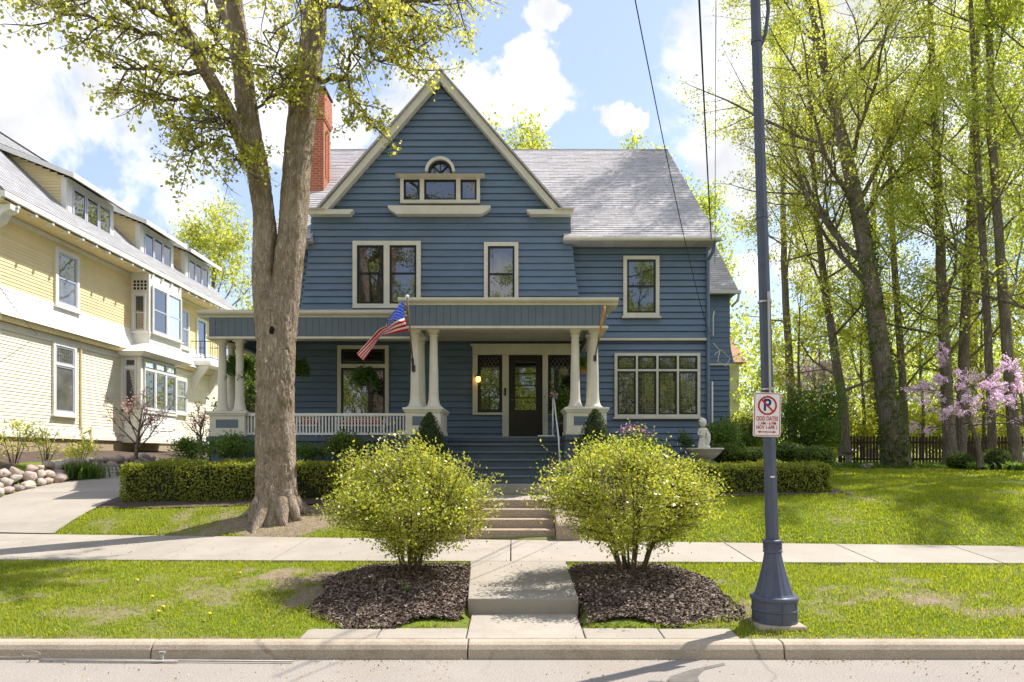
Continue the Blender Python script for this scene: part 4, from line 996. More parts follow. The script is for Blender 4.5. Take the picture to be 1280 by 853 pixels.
# windows of the side wall
kw = dict(cmat='white', smat='steelblue', gmat='glass2', sw=.055)
window(YH, east(WX + .015), 20.85, 22.0, 6.55, 8.36, .12, rail=.5, **kw)
window(YH, east(WX + .015), 20.75, 21.85, 3.2, 5.45, .11, rows=(2.6, 1), mull=.05, grid=lambda i, j: (0, 0) if j == 0 else (8, 4), **kw)
window(YH, east(WX + .015), 28.55, 29.5, 6.5, 8.2, .10, rail=.5, **kw)
window(YH, east(WX + .015), 28.3, 29.3, 3.7, 5.2, .10, rail=.5, **kw)
window(YH, east(WX + .015), 30.2, 31.15, 6.05, 8.1, .12, 'white', 'bluepot', 'glass', sill=False)
for a in (-20.2, -17.2):
    window(YH, front(Y0 - .015), a, a + 1.1, 3.3, 5.4, .12, rail=.5, **kw); window(YH, front(Y0 - .015), a, a + 1.1, 6.5, 8.2, .12, rail=.5, **kw)
window(YH, front(Y0 - .015), -18.6, -17.4, 9.6, 11.2, .12, rail=.5, **kw)
for s in (-1, 1): mb = MB(); mb.prism([(-18, 13.1), (-18, 12.8), (-18 + s * 4.55, 8.62), (-18 + s * 4.68, 8.85)], 'y', Y0 - .5, Y0 - .44); mb.build('rake_board', M['white'], YH)
mb = MB(front(Y0)); mb.lap(-22, WX, 8.8, 8.82, .098, .018)
z = 8.8
while z < 12.9: w_ = (13.1 - z) / 4.35 * 4.0; mb.lap(-18 - w_, -18 + w_, z, z + .098, .098, .018); z += .098
mb.build('gable_siding', M['yellow'], YH)
# lower bay
bx = WX + .68
mb = MB(); mb.box(WX, bx, 24.45, 27.0, 2.5, 3.05); mb.box(WX, bx, 24.45, 27.0, 3.05, 5.6)
mb.M = east(bx); mb.lap(24.45, 27.0, 2.7, 3.5, .098, .018); mb.M = front(24.45); mb.lap(WX, bx, 2.7, 3.5, .098, .018)
bay = mb.build('bay', M['lapwhite'], YH)
mb = MB(); mb.box(WX + .02, bx + .06, 24.38, 27.05, 3.5, 3.62); mb.box(bx - .1, bx + .05, 24.40, 24.56, 2.5, 5.5); mb.box(WX - .02, WX + .12, 24.38, 24.44, 2.5, 5.5); mb.box(WX, bx + .07, 24.37, 27.06, 2.42, 2.62); mb.build('bay_trim', M['white'], YH)
kb = dict(cmat='white', smat='steelblue', gmat='glass', sw=.05)
window(YH, front(24.43), WX + .14, bx - .1, 3.62, 5.45, .03, rows=(3.6, .7), mull=.08, sill=False, **kb)
window(YH, east(bx + .02), 24.62, 26.95, 3.62, 5.45, .05, cols=(1, 1, 1), rows=(3.6, .7), mull=.09, sill=False, **kb)
# flared shelf between the bays
mb = MB(); mb.hexa([(WX, 24.3, 5.52), (bx + .12, 24.3, 5.52), (bx + .12, 27.3, 5.52), (WX, 27.3, 5.52)], [(WX, 24.1, 5.66), (bx + .35, 24.1, 5.66), (bx + .35, 27.9, 5.66), (WX, 27.9, 5.66)])
mb.hexa([(WX, 24.08, 5.662), (bx + .36, 24.08, 5.662), (bx + .36, 27.92, 5.662), (WX, 27.92, 5.662)], [(WX, 24.95, 6.05), (bx + .02, 24.95, 6.05), (bx + .02, 27.55, 6.05), (WX, 27.55, 6.05)])
mb.build('bay_shelf', M['lapwhite'], YH)
# upper oriel
mb = MB(); mb.box(WX, bx, 25.05, 27.5, 6.05, 8.66)
mb.M = east(bx); mb.lap(25.05, 27.5, 6.05, 6.5, .098, .018); mb.build('oriel', M['white'], YH)
window(YH, front(25.04), WX + .12, bx - .08, 6.5, 7.9, .05, rail=.5, sill=True, **kb)
window(YH, east(bx + .02), 25.2, 27.4, 6.5, 8.25, .07, cols=(1, 1), mull=.14, rail=.5, sill=True, **kb)
mb = MB(front(25.03))
mb.box(WX + .1, bx - .06, 0, .012, 8.02, 8.42); mb.cur = 1
for i in range(4):
    for j in range(3): a = WX + .13 + i * .13; z = 8.04 + j * .125; mb.box(a, a + .09, .0, .014, z, z + .09)
mb.build('lattice', [M['white'], M['black']], YH)
# balcony
mb = MB(E); mb.box(29.75, 31.7, 0, .85, 6.0, 6.1); mb.box(29.7, 31.75, .0, .9, 5.9, 6.0)
for y in (29.85, 31.5): mb.M = None; mb.prism([(WX, 5.9), (WX + .8, 5.9), (WX + .62, 5.7), (WX + .35, 5.35), (WX + .15, 5.0), (WX, 4.8)], 'y', y, y + .14)
bal = mb.build('balcony', M['lapwhite'], YH)
mb = MB(E); rr = .018
for z in (6.25, 6.95): mb.tube([(29.78, .02, z), (29.78, .84, z), (31.68, .84, z), (31.68, .02, z)], rr, 6)
for k in range(9): y = 29.78 + 1.9 * k / 8; mb.tube([(y, .84, 6.1), (y, .84, 6.95)], .011, 5)
for k in range(1, 4): mb.tube([(29.78, .21 * k, 6.1), (29.78, .21 * k, 6.95)], .011, 5)
mb.build('balcony_rail', M['darkmetal'], bal)
mb = MB(E); mb.tube([(22.1, .04, 5.5), (22.1, .05, 2.9), (22.1, .1, 2.4), (22.1, .1, 1.9)], .035, 8); mb.tube([(22.55, .08, 2.9), (22.55, .08, 1.9)], .05, 8); mb.tube([(22.1, .08, 2.7), (22.55, .08, 2.85)], .03, 8); mb.build('gas_pipe', M['yellow'], YH)
mb = MB(E); mb.box(27.75, 27.95, .02, .25, 4.9, 5.15); mb.box(27.78, 27.92, .02, .32, 5.15, 5.2); mb.build('vent_hood', M['yellow'], YH)

# pale house glimpsed behind the right side of the blue house
NB = thing('pale_house', 'distant pale house with faded red roof right of the blue house', 'house', (16, 48, 1.5))
mb = MB(); mb.box(10, 15.3, 46, 54, 1.4, 8.2); mb.build('wall', M['cream'], NB)
mb = MB(); mb.prism([(45.5, 8.2), (49, 10.6), (54.5, 8.1)], 'x', 9.5, 15.65); mb.build('roof', M['pinkroof'], NB)
window(NB, front(45.98), 13.4, 14.5, 4.2, 5.9, .1)
# ================================================================== trees
def grow(p, d, L, r, lev, P, rng, br, tw):
    """recursive limb: appends (pts, radii) to br and twig points to tw"""
    n = max(3, int(L / P['seg'])); d = np.array(d, float); d /= np.linalg.norm(d); p = np.array(p, float)
    pts = [p.copy()]; st = L / n
    for i in range(n):
        d = d + rng.normal(0, P['wig'], 3) + np.array([0, 0, P['up'][lev]]); d /= np.linalg.norm(d)
        p = p + d * st; pts.append(p.copy())
    br.append((pts, list(np.linspace(r, r * (.45 if lev else .3), n + 1)), lev))
    if lev == 0:
        tw.append(np.array(pts)); return
    k = P['kids'][lev]
    for j in range(k):
        t = P['t0'] + (1 - P['t0']) * (j + rng.uniform(.2, .9)) / k; q = t * n; i = min(int(q), n - 1); u = q - i
        b = pts[i] * (1 - u) + pts[i + 1] * u; dd = pts[i + 1] - pts[i]; dd /= np.linalg.norm(dd)
        s = rng.normal(size=3); s -= dd * s.dot(dd); s /= np.linalg.norm(s)
        a = math.radians(rng.uniform(*P['ang']))
        nd = dd * math.cos(a) + s * math.sin(a)
        grow(b, nd, L * P['lr'] * rng.uniform(.7, 1.15) * (1.1 - .35 * t), max(r * (1 - .55 * t) * .55, .006), lev - 1, P, rng, br, tw)
    grow(pts[-1], d, L * P['lr'] * .7, r * .45, lev - 1, P, rng, br, tw)
DEF = dict(seg=.5, wig=.10, up={0: .02, 1: .05, 2: .07, 3: .06}, kids={1: 5, 2: 5, 3: 6}, t0=.25, ang=(28, 62), lr=.58)
def branch_mesh(name, br, mat, parent, rmin=0, sides=(3, 4, 6, 8)):
    V = []; Fc = []; off = 0
    for pts, rad, lev in br:
        pts = np.asarray(pts); n = sides[min(lev, 3)]; m = len(pts)
        if rad[0] < rmin: continue
        d = np.gradient(pts, axis=0); d /= np.linalg.norm(d, axis=1, keepdims=True) + 1e-9
        ref = np.array([.31, .87, .21]); a = np.cross(d, ref); a /= np.linalg.norm(a, axis=1, keepdims=True) + 1e-9; b = np.cross(d, a)
        t = np.arange(n) * 2 * PI / n
        ring = pts[:, None, :] + np.asarray(rad)[:, None, None] * (np.cos(t)[None, :, None] * a[:, None, :] + np.sin(t)[None, :, None] * b[:, None, :])
        V.append(ring.reshape(-1, 3))
        i = np.arange(m - 1)[:, None] * n + np.arange(n)[None, :]; j = np.arange(m - 1)[:, None] * n + (np.arange(n)[None, :] + 1) % n
        Fc.append(np.stack([i, j, j + n, i + n], -1).reshape(-1, 4) + off); off += m * n
    return np_mesh(name, np.concatenate(V), np.concatenate(Fc), mat, parent, True)
def leaf_points(tw, n, spread, rng, keep=None):
    L = np.array([len(t) for t in tw]); idx = rng.integers(0, len(tw), n)
    # twigs carry unequal leaf loads, so that the crown clumps
    wgt = rng.gamma(1.3, 1, len(tw)); wgt /= wgt.sum(); idx = rng.choice(len(tw), n, p=wgt)
    out = np.empty((n, 3)); q = rng.beta(1.6, 1.0, n)
    for k in range(n):
        t = tw[idx[k]]; f = q[k] * (len(t) - 1); i = min(int(f), len(t) - 2); out[k] = t[i] + (t[i + 1] - t[i]) * (f - i)
    out += rng.normal(0, spread, (n, 3))
    return out if keep is None else out[keep(out)]
def tree(name, label, path, radii, crown_from, n_limb, limb_len, nleaf, size, lmat, bmat, seed, group=None, P=None, elev=(15, 60), lev=2, spread=.16, limb_r=.32, wob=.06, hemi=None, top=True, keep=None, rmin=.0):
    rng = np.random.default_rng(seed); path = [np.array(p, float) for p in path]
    t = thing(name, label, 'tree', tuple(path[0]), group); Q = dict(DEF); Q.update(P or {})
    m = 26; pts = [cat(path, k / m) for k in range(m + 1)]; rad = [float(np.interp(k / m, np.linspace(0, 1, len(radii)), radii)) for k in range(m + 1)]
    pts = [p + np.append(rng.normal(0, wob * r, 2), 0) for p, r in zip(pts, rad)]
    br = []; tw = []
    for k in range(n_limb):
        f = crown_from + (1 - crown_from) * (k + rng.uniform(0, .9)) / n_limb; i = min(int(f * m), m - 1)
        az = k * 2.4 + rng.uniform(-.5, .5); el = math.radians(rng.uniform(*elev) + 22 * (f - crown_from))
        if hemi is not None and rng.uniform() < hemi[1]: az = hemi[0] + rng.uniform(-.9, .9)
        dd = (math.cos(az) * math.cos(el), math.sin(az) * math.cos(el), math.sin(el))
        LL = limb_len * rng.uniform(.7, 1.15) * (1 - .55 * max(0, (f - crown_from) / (1 - crown_from)))
        grow(pts[i], dd, LL, max(rad[i] * limb_r, .02), lev, Q, rng, br, tw)
    if top: grow(pts[-1], pts[-1] - pts[-2], limb_len * .55, rad[-1], lev, Q, rng, br, tw)
    tb = [(pts, rad, 3)]
    flare = [(1 + .45 * math.exp(-k / 1.1)) for k in range(m + 1)]; tb[0] = (pts, [a * b for a, b in zip(rad, flare)], 3)
    branch_mesh('trunk', tb + [b for b in br], bmat, t, rmin, (3, 4, 6, 14))
    leaves('crown', leaf_points(tw, nleaf, spread, rng, keep), size, lmat, t, rng)
    return t

# --- the big street maple in front of the porch
rng = np.random.default_rng(11)
mt = thing('maple_tree', 'large forked maple with furrowed bark and a knot hole, in front of the porch', 'tree', (TRUNK[0], TRUNK[1], .72))
def pix(path): return [np.array(at(px, py, Y)) for px, py, Y in path]
def wobbly(path, radii, n, seed, amp=.05):
    r_ = np.random.default_rng(seed); pts = [cat(path, k / n) for k in range(n + 1)]
    return pts, [float(np.interp(k / n, np.linspace(0, 1, len(radii)), radii)) for k in range(n + 1)]
def big_limb(mb, path, radii, n, seed, sides=28, amp=.07):
    """tapered limb whose bark is cut into real furrows"""
    n = n * 4; sides = sides * 4
    pts, rad = wobbly(path, radii, n, seed); P = np.array(pts); R = np.array(rad); d = np.gradient(P, axis=0); d /= np.linalg.norm(d, axis=1, keepdims=True)
    a = np.cross(d, (0, 1, 0)); a /= np.linalg.norm(a, axis=1, keepdims=True); b = np.cross(d, a)
    t = np.arange(sides) * 2 * PI / sides; u = np.mod(t + PI / 2, 2 * PI)[None, :] * R[:, None]; z = np.repeat(P[:, 2:3], sides, 1)
    wx = u + (fbm(u, z, 3.5, seed + 40, 3) - .5) * .10; f = np.abs(fbm(wx + z * .05, z * .22, 13, seed, 3) - .5) * 2; f2 = np.abs(fbm(wx, z * .35, 27, seed + 9, 2) - .5) * 2
    cut = np.exp(-(f / .13) ** 2) * .75 + np.exp(-(f2 / .16) ** 2) * .35
    low = 1 + .035 * np.sin(t * 5 + seed)[None, :] + (vnoise(t[None, :] * 1.6 + seed + 0 * z, z * 1.1, 1.6, seed) - .5) * amp * 2.0
    rr = R[:, None] * low - cut * np.minimum(.026, R[:, None] * .09) + (fbm(u, z, 30, seed + 5, 2) - .5) * .010
    V = P[:, None, :] + rr[..., None] * (np.cos(t)[None, :, None] * a[:, None, :] + np.sin(t)[None, :, None] * b[:, None, :])
    i = np.arange(n)[:, None] * sides + np.arange(sides)[None, :]; j = np.arange(n)[:, None] * sides + (np.arange(sides)[None, :] + 1) % sides
    BIG.append((V.reshape(-1, 3), np.stack([i, j, j + sides, i + sides], -1).reshape(-1, 4))); return pts, rad
BIG = []
def old_limb(mb, path, radii, n, seed, sides=28, amp=.07):
    pts, rad = wobbly(path, radii, n, seed)
    def wob(p, t):
        a = math.sin(t * 5 + seed) * .035 + math.sin(t * 9 + p[2] * 1.3) * .02
        return 1 + a + (float(vnoise(t * 1.6 + seed, p[2] * 1.1, 1.6, seed)) - .5) * amp * 2.2 + (float(vnoise(t * 5, p[2] * 2.4, 2.2, seed + 3)) - .5) * amp
    mb.tube(pts, rad, sides, True, 1, wob); return pts, rad
mb = MB(); Yt = TRUNK[1]
big_limb(mb, pix([(347, 662, Yt), (346, 640, Yt), (345, 610, Yt), (345, 560, Yt), (345, 480, Yt), (345, 420, Yt), (346, 380, Yt), (346, 352, Yt + .02)]), [.52, .44, .385, .355, .345, .355, .33, .14], 70, 1, 40, .07)
LS = pix([(336, 425, Yt), (331, 345, Yt), (330, 270, Yt - .05), (320, 200, Yt - .15), (308, 130, Yt - .25), (300, 60, Yt - .4), (293, 0, Yt - .5), (286, -110, Yt - .8), (270, -230, Yt - 1.1)])
RS = pix([(353, 425, Yt), (360, 335, Yt), (367, 265, Yt + .05), (373, 180, Yt + .1), (384, 100, Yt + .1), (392, 40, Yt + .1), (396, -10, Yt + .1), (404, -110, Yt + .1), (420, -240, Yt)])
LB = pix([(322, 215, Yt - .1), (305, 180, Yt - .3), (280, 130, Yt - .6), (255, 85, Yt - 1.0), (232, 40, Yt - 1.4), (208, 0, Yt - 1.8), (170, -70, Yt - 2.2)])
MB2 = pix([(300, 55, Yt - .4), (291, 35, Yt - .1), (280, 12, Yt + .2), (268, -15, Yt + .6), (240, -100, Yt + 1.2)])
big_limb(mb, LS, [.24, .235, .205, .20, .185, .16, .14, .11, .08], 44, 2, 22)
big_limb(mb, RS, [.24, .265, .265, .265, .25, .225, .20, .16, .10], 44, 3, 22)
big_limb(mb, LB, [.17, .15, .13, .115, .10, .09, .06], 26, 4, 14)
big_limb(mb, MB2, [.14, .13, .12, .11, .07], 16, 5, 12)
for k in range(9):   # root flare
    a = 2 * PI * k / 9 + .3 + .25 * math.sin(k * 3.1); R = .55 + .10 * math.sin(k * 2.3); bx_, by_ = TRUNK[0] + .05, TRUNK[1]
    mb.tube([(bx_ + .30 * math.cos(a), by_ + .30 * math.sin(a), 1.15), (bx_ + .42 * math.cos(a), by_ + .42 * math.sin(a), .92), (bx_ + R * math.cos(a), by_ + R * math.sin(a), float(gz(bx_ + R * math.cos(a), by_ + R * math.sin(a))) + .01), (bx_ + R * 1.3 * math.cos(a + .1), by_ + R * 1.3 * math.sin(a + .1), float(gz(bx_ + R * 1.25 * math.cos(a), by_ + R * 1.25 * math.sin(a))) - .08)], [.13, .13, .085, .04], 8)
BIG.append((np.array([tuple(p) for p in mb.v]), np.array([q for q in mb.f if len(q) == 4]))); off = 0; VV = []; FF = []
for v_, f_ in BIG: VV.append(v_); FF.append(f_ + off); off += len(v_)
np_mesh('trunk', np.concatenate(VV), np.concatenate(FF), M['bark'], mt, True)
mb = MB(); c = at(340, 413, Yt - .345); mb.ball(c, .06, 14, 8, .16, .85, .5, 1.2); mb.build('knot_hole', M['hollow'], mt, True)
# limbs and twigs: (start, via, end) in photo bearings, at their own distances
br = []; tw = []
Pm = dict(DEF, seg=.22, wig=.17, up={0: -.03, 1: -.01, 2: 0, 3: .02}, kids={1: 6, 2: 5, 3: 5}, t0=.15, ang=(25, 65), lr=.55)
LIMBS = [
 ([(258, 92, Yt - 1.0), (225, 90, Yt - 1.3), (185, 85, Yt - 1.6), (140, 85, Yt - 1.9)], .05),
 ([(240, 55, Yt - 1.3), (200, 45, Yt - 1.6), (140, 28, Yt - 2.0), (70, 14, Yt - 2.3)], .05),
 ([(228, 30, Yt - 1.5), (170, 5, Yt - 2.0), (100, -8, Yt - 2.4), (30, -5, Yt - 2.8)], .05),
 ([(272, 118, Yt - .7), (245, 75 + 50, Yt - 1.0), (205, 90 + 35, Yt - 1.2), (165, 115, Yt - 1.5)], .04),
 ([(305, 190, Yt - .3), (275, 150, Yt - .5), (258, 140, Yt - .6), (260, 120, Yt - .6)], .03),
 ([(303, 175, Yt - .3), (285, 155, Yt - .8), (262, 148, Yt - 1.0), (235, 150, Yt - 1.3)], .035),
 ([(312, 160, Yt - .2), (330, 130, Yt - .3), (350, 110, Yt - .4), (362, 85, Yt - .6)], .035),
 ([(305, 100, Yt - .3), (280, 60, Yt), (262, 30, Yt + .4), (250, -20, Yt + .8)], .05),
 ([(300, 165, Yt - .4), (270, 175, Yt - .8), (240, 185, Yt - 1.1), (228, 190, Yt - 1.2)], .025),
 ([(374, 150, Yt - .0), (355, 110, Yt - .5), (345, 75, Yt - .9), (330, 40, Yt - 1.2)], .035),
 ([(398, 98, Yt), (415, 97, Yt - .2), (434, 92, Yt - .3), (438, 70, Yt - .3), (448, 45, Yt - .4)], .05),
 ([(433, 93, Yt - .3), (438, 120, Yt - .3), (447, 132, Yt - .4), (462, 155, Yt - .5)], .032),
 ([(400, 5, Yt), (440, 10, Yt - .3), (480, 15, Yt - .6), (540, 25, Yt - 1.0)], .05),
 ([(402, -40, Yt), (450, -20, Yt - .4), (510, 0, Yt - .8), (580, 0, Yt - 1.3)], .06),
 ([(405, -70, Yt), (450, -60, Yt + .4), (520, -35, Yt + .6), (590, -15, Yt + .6)], .06),
 ([(448, 45, Yt - .4), (465, 65, Yt - .5), (490, 78, Yt - .6), (520, 85, Yt - .7)], .03),
 ([(470, 12, Yt - .5), (480, 35, Yt - .6), (500, 55, Yt - .8), (530, 60, Yt - 1.0)], .03),
 ([(395, 10, Yt), (420, -30, Yt - .8), (440, -20, Yt - 1.6), (470, 0, Yt - 2.2)], .05),
 ([(290, -30, Yt - .6), (260, -40, Yt - 1.4), (200, -30, Yt - 2.0), (150, -20, Yt - 2.6)], .06),
 ([(286, -90, Yt - .8), (330, -60, Yt - 1.4), (370, -30, Yt - 2.0), (400, -10, Yt - 2.4)], .06),
 ([(404, -130, Yt), (470, -120, Yt + .5), (540, -90, Yt + 1), (600, -60, Yt + 1.2)], .06),
 ([(270, -200, Yt - 1), (200, -180, Yt - 1.2), (120, -130, Yt - 1.4), (60, -80, Yt - 1.6)], .06),
 ([(415, -220, Yt), (450, -260, Yt - .6), (500, -250, Yt - 1.2), (540, -200, Yt - 1.6)], .06),
 ([(275, -220, Yt - 1), (300, -280, Yt - .6), (330, -300, Yt + .2), (360, -280, Yt + 1)], .06),
 ([(210, 5, Yt - 1.7), (220, 30, Yt - 2.2), (240, 60, Yt - 2.5), (270, 70, Yt - 2.7)], .04),
 ([(330, 235, Yt - .1), (305, 205, Yt - .6), (295, 195, Yt - .8), (290, 200, Yt - 1)], .015),
]
for path, r0 in LIMBS:
    pp_ = pix(path); n = 14; pts = [cat(pp_, k / n) for k in range(n + 1)]; pts = [p + rng.normal(0, .035, 3) * (0 < k) for k, p in enumerate(pts)]
    br.append((pts, list(np.linspace(r0, r0 * .35, n + 1)), 2)); tl = sum(np.linalg.norm(pts[k + 1] - pts[k]) for k in range(n))
    kids = int(5 + tl * 3.4)
    for j in range(kids):
        i = min(int((.22 + .78 * (j + rng.uniform(0, 1)) / kids) * n), n - 1); dd = pts[i + 1] - pts[i]; dd /= np.linalg.norm(dd)
        s = rng.normal(size=3); s[2] *= .55; s -= dd * s.dot(dd); s /= np.linalg.norm(s); a = math.radians(rng.uniform(30, 70))
        grow(pts[i], dd * math.cos(a) + s * math.sin(a), rng.uniform(.55, 1.1) * min(1.0, .5 + tl * .14), .012 + r0 * .12, 1, Pm, rng, br, tw)
    tw.append(np.array(pts[n * 2 // 3:]))
branch_mesh('limbs', br, M['bark2'], mt, 0, (3, 4, 6, 8))
leaves('crown', leaf_points(tw, 21000, .065, rng), .072, M['maple'], mt, rng, .5, .8)

# --- trees in the wooded yard at the right
def px_path(L): return [at(*q) for q in L]
TG = 'spring trees in the right hand wood'
tree('ivy_tree', 'tall leaning ivy clad tree with thick trunk behind the fence, the largest in the wood', px_path([(1122, 586, 24), (1106, 480, 24), (1086, 340, 24.2), (1066, 230, 24.4), (1042, 130, 24.6), (1020, 40, 24.8), (1000, -60, 25)]), [.36, .33, .29, .24, .18, .11, .05], .30, 20, 5.6, 34000, .105, M['tree1'], M['bark2'], 21, TG, dict(kids={1: 5, 2: 7, 3: 6}), (5, 55), 2, .17, .36, .05, (PI * .95, .35))
tree('maple_tree', 'slim tree left of the ivy clad trunk, arching over the lawn corner', px_path([(1056, 570, 27), (1052, 500, 27), (1030, 350, 27), (1018, 230, 27), (1010, 100, 27)]), [.20, .18, .14, .10, .04], .26, 15, 4.3, 17000, .11, M['tree1'], M['bark2'], 22, TG, None, (5, 45), 2, .17, .35, .05, (PI, .3))
tree('maple_tree', 'straight brown trunked tree right of the ivy clad trunk', px_path([(1187, 584, 25), (1185, 520, 25), (1178, 380, 25), (1172, 230, 25), (1165, 80, 25), (1160, -60, 25)]), [.24, .21, .18, .15, .11, .04], .30, 16, 4.6, 21000, .105, M['tree2'], M['bark2'], 23, TG, None, (10, 55), 2, .17, .3)
tree('maple_tree', 'grey trunked tree just right of the redbud stem', px_path([(1199, 584, 25.6), (1203, 480, 25.6), (1209, 350, 25.6), (1216, 180, 25.8), (1222, 40, 26)]), [.21, .19, .16, .12, .05], .32, 13, 4.0, 14000, .105, M['tree2'], M['bark2'], 24, TG, None, (10, 55), 2, .17, .3)
tree('maple_tree', 'pale slim trunked tree in front of the fence right end', px_path([(1240, 584, 22.5), (1238, 500, 22.5), (1230, 330, 22.5), (1221, 180, 22.7), (1214, 20, 23), (1210, -90, 23)]), [.13, .12, .10, .08, .03], .34, 13, 3.8, 14000, .10, M['tree2'], M['bark2'], 25, TG, None, (10, 55), 2, .16, .3)
tree('maple_tree', 'forked tree with pale trunk at the right edge of the photo', px_path([(1270, 588, 22), (1262, 480, 22), (1252, 340, 22), (1240, 180, 22), (1235, 10, 22), (1232, -110, 22)]), [.18, .16, .13, .10, .04], .32, 13, 4.0, 15000, .105, M['tree2'], M['bark2'], 26, TG, None, (10, 55), 2, .16, .3)
tree('maple_tree', 'thin dark tree between the ivy clad trunk and the straight brown one', px_path([(1132, 580, 28), (1128, 480, 28), (1118, 330, 28), (1112, 200, 28.3), (1108, 80, 28.5)]), [.17, .15, .12, .08, .03], .26, 14, 4.0, 12500, .115, M['tree1'], M['bark2'], 27, TG, None, (5, 50), 2, .17, .3)
tree('maple_tree', 'broad tree deep in the wood behind the redbud', px_path([(1210, 575, 33), (1212, 450, 33), (1216, 300, 33), (1220, 100, 33), (1222, -40, 33)]), [.34, .3, .25, .18, .06], .18, 14, 5.5, 11000, .16, M['tree2'], M['bark2'], 28, TG, None, (0, 50), 2, .24, .3)
tree('maple_tree', 'bushy tree deep in the wood behind the ivy clad trunk', px_path([(1090, 572, 36), (1092, 460, 36), (1090, 330, 36), (1096, 160, 36)]), [.32, .28, .2, .06], .14, 14, 5.2, 11000, .17, M['tree2'], M['bark2'], 29, TG, None, (0, 50), 2, .26, .3)
tree('maple_tree', 'tree deep in the wood past the right edge trunk', px_path([(1300, 575, 31), (1305, 450, 31), (1300, 300, 31), (1295, 100, 31), (1290, -50, 31)]), [.32, .28, .22, .15, .06], .18, 13, 5.2, 11000, .16, M['tree2'], M['bark2'], 30, TG, None, (0, 50), 2, .24, .3)
tree('maple_tree', 'tall tree leaning in from beyond the right edge of the photo', px_path([(1352, 592, 20), (1348, 450, 20), (1342, 250, 20), (1336, 50, 20), (1330, -120, 20)]), [.24, .21, .17, .12, .05], .28, 15, 4.6, 26000, .11, M['tree2'], M['bark2'], 32, TG, None, (5, 55), 2, .16, .3)
tree('maple_tree', 'slender tree right behind the lamp post, its crown reaching left over the pale house', px_path([(992, 572, 31), (988, 480, 31), (980, 330, 31), (978, 180, 31), (975, 40, 31)]), [.2, .18, .14, .09, .03], .34, 14, 3.6, 13000, .13, M['tree1'], M['bark2'], 33, TG, None, (0, 50), 2, .2, .3)
for k, (px, yd, pt, lab) in enumerate(((1000, 29, 380, 'young bright tree in the understory left of the slim tree'), (1078, 30, 390, 'young bright tree behind the ivy clad trunk foot'), (1152, 30, 370, 'young bright tree between the ivy clad and the straight brown trunk'), (1228, 29.5, 380, 'young bright tree behind the redbud blossom'), (1290, 27, 390, 'young bright tree at the right edge behind the second redbud'))):
    tree('young_tree', lab, px_path([(px, 574, yd), (px + 2, 520, yd), (px - 2, 460, yd), (px, pt, yd)]), [.08, .07, .05, .02], .2, 14, 2.6, 6000, .12, M['tree1'], M['bark2'], 180 + k, 'young trees in the understory', None, (-5, 45), 2, .16, .35)
# ivy on the big leaning trunk
def ivy(t, path, radii, n, zmax, seed):
    rng = np.random.default_rng(seed); path = [np.array(p, float) for p in path]; P = []; N = []
    while len(P) < n:
        f = rng.beta(1, 2.2) * zmax; p = cat(path, f); r = float(np.interp(f, np.linspace(0, 1, len(radii)), radii)) * (1 + .4 * math.exp(-f * 22)); a = rng.uniform(0, 2 * PI)
        if float(vnoise(a * 1.3, f * 22, 1.6, seed)) < .42: continue
        q = r * 1.02 + rng.exponential(.035); P.append(p + np.array([math.cos(a) * q, math.sin(a) * q, 0])); N.append((math.cos(a), math.sin(a), .2))
    leaves('ivy', np.array(P), .10, M['box'], t, rng, .5, .8, .1, np.array(N))
IV = bpy.data.objects['ivy_tree']
ivy(IV, px_path([(1122, 586, 24), (1106, 480, 24), (1086, 340, 24.2), (1066, 230, 24.4), (1042, 130, 24.6), (1020, 40, 24.8), (1000, -60, 25)]), [.36, .33, .29, .24, .18, .11, .05], 2600, .6, 77)
# trees behind the houses
BG = 'trees showing over the house roofs'
def dome_tree(label, px, ptop, Yd, rad, n, size, mat, seed, hfrac=.35):
    x = X(px, Yd); zt = Z(ptop, Yd); z0 = float(gz(x, Yd)); H_ = zt - z0
    return tree('background_tree', label, [(x, Yd, z0), (x + .1, Yd, z0 + H_ * .3), (x - .1, Yd, z0 + H_ * .6), (x, Yd, z0 + H_ * .86)], [.3, .26, .18, .06], hfrac, 14, rad, n, size, mat, M['bark2'], seed, BG, None, (5, 55), 2, size * 1.4, .3)
dome_tree('spring tree rising over the far end of the yellow house', 268, 280, 46, 5.0, 9500, .22, M['tree1'], 41)
dome_tree('leafy tree peeping over the roof just right of the gable', 645, 166, 42, 5.0, 9000, .24, M['tree1'], 42, .5)
dome_tree('tree showing above the right end of the roof', 868, 240, 44, 4.6, 12000, .24, M['tree2'], 43, .3)
dome_tree('tree barely topping the roof ridge', 792, 186, 46, 4.2, 6000, .24, M['tree2'], 44, .5)
dome_tree('leafy tree filling the gap between the two houses', 328, 400, 37, 2.8, 10000, .17, M['tree2'], 45, .12)
dome_tree('lower tree behind the left end of the porch', 316, 452, 27, 1.5, 5000, .13, M['green'], 46, .08)
# far wood: one mass
rng = np.random.default_rng(50); n = 60000
xx = rng.uniform(10, 62, n); yy = rng.uniform(44, 66, n); hz = 1.6 + (6 + 8 * fbm(xx, yy, .16, 7, 4)) * rng.beta(1.3, 1.2, n)
tag(leaves('far_wood', np.stack([xx, yy, hz], 1), .30, M['tree2'], None, rng, .2, .7), kind='stuff')
n = 30000; xx = rng.uniform(-50, 10, n); yy = rng.uniform(60, 80, n); hz = 1.6 + (4 + 8 * fbm(xx, yy, .16, 8, 4)) * rng.beta(1.3, 1.2, n)
tag(leaves('far_wood', np.stack([xx, yy, hz], 1), .34, M['tree2'], None, rng, .2, .7), kind='stuff')
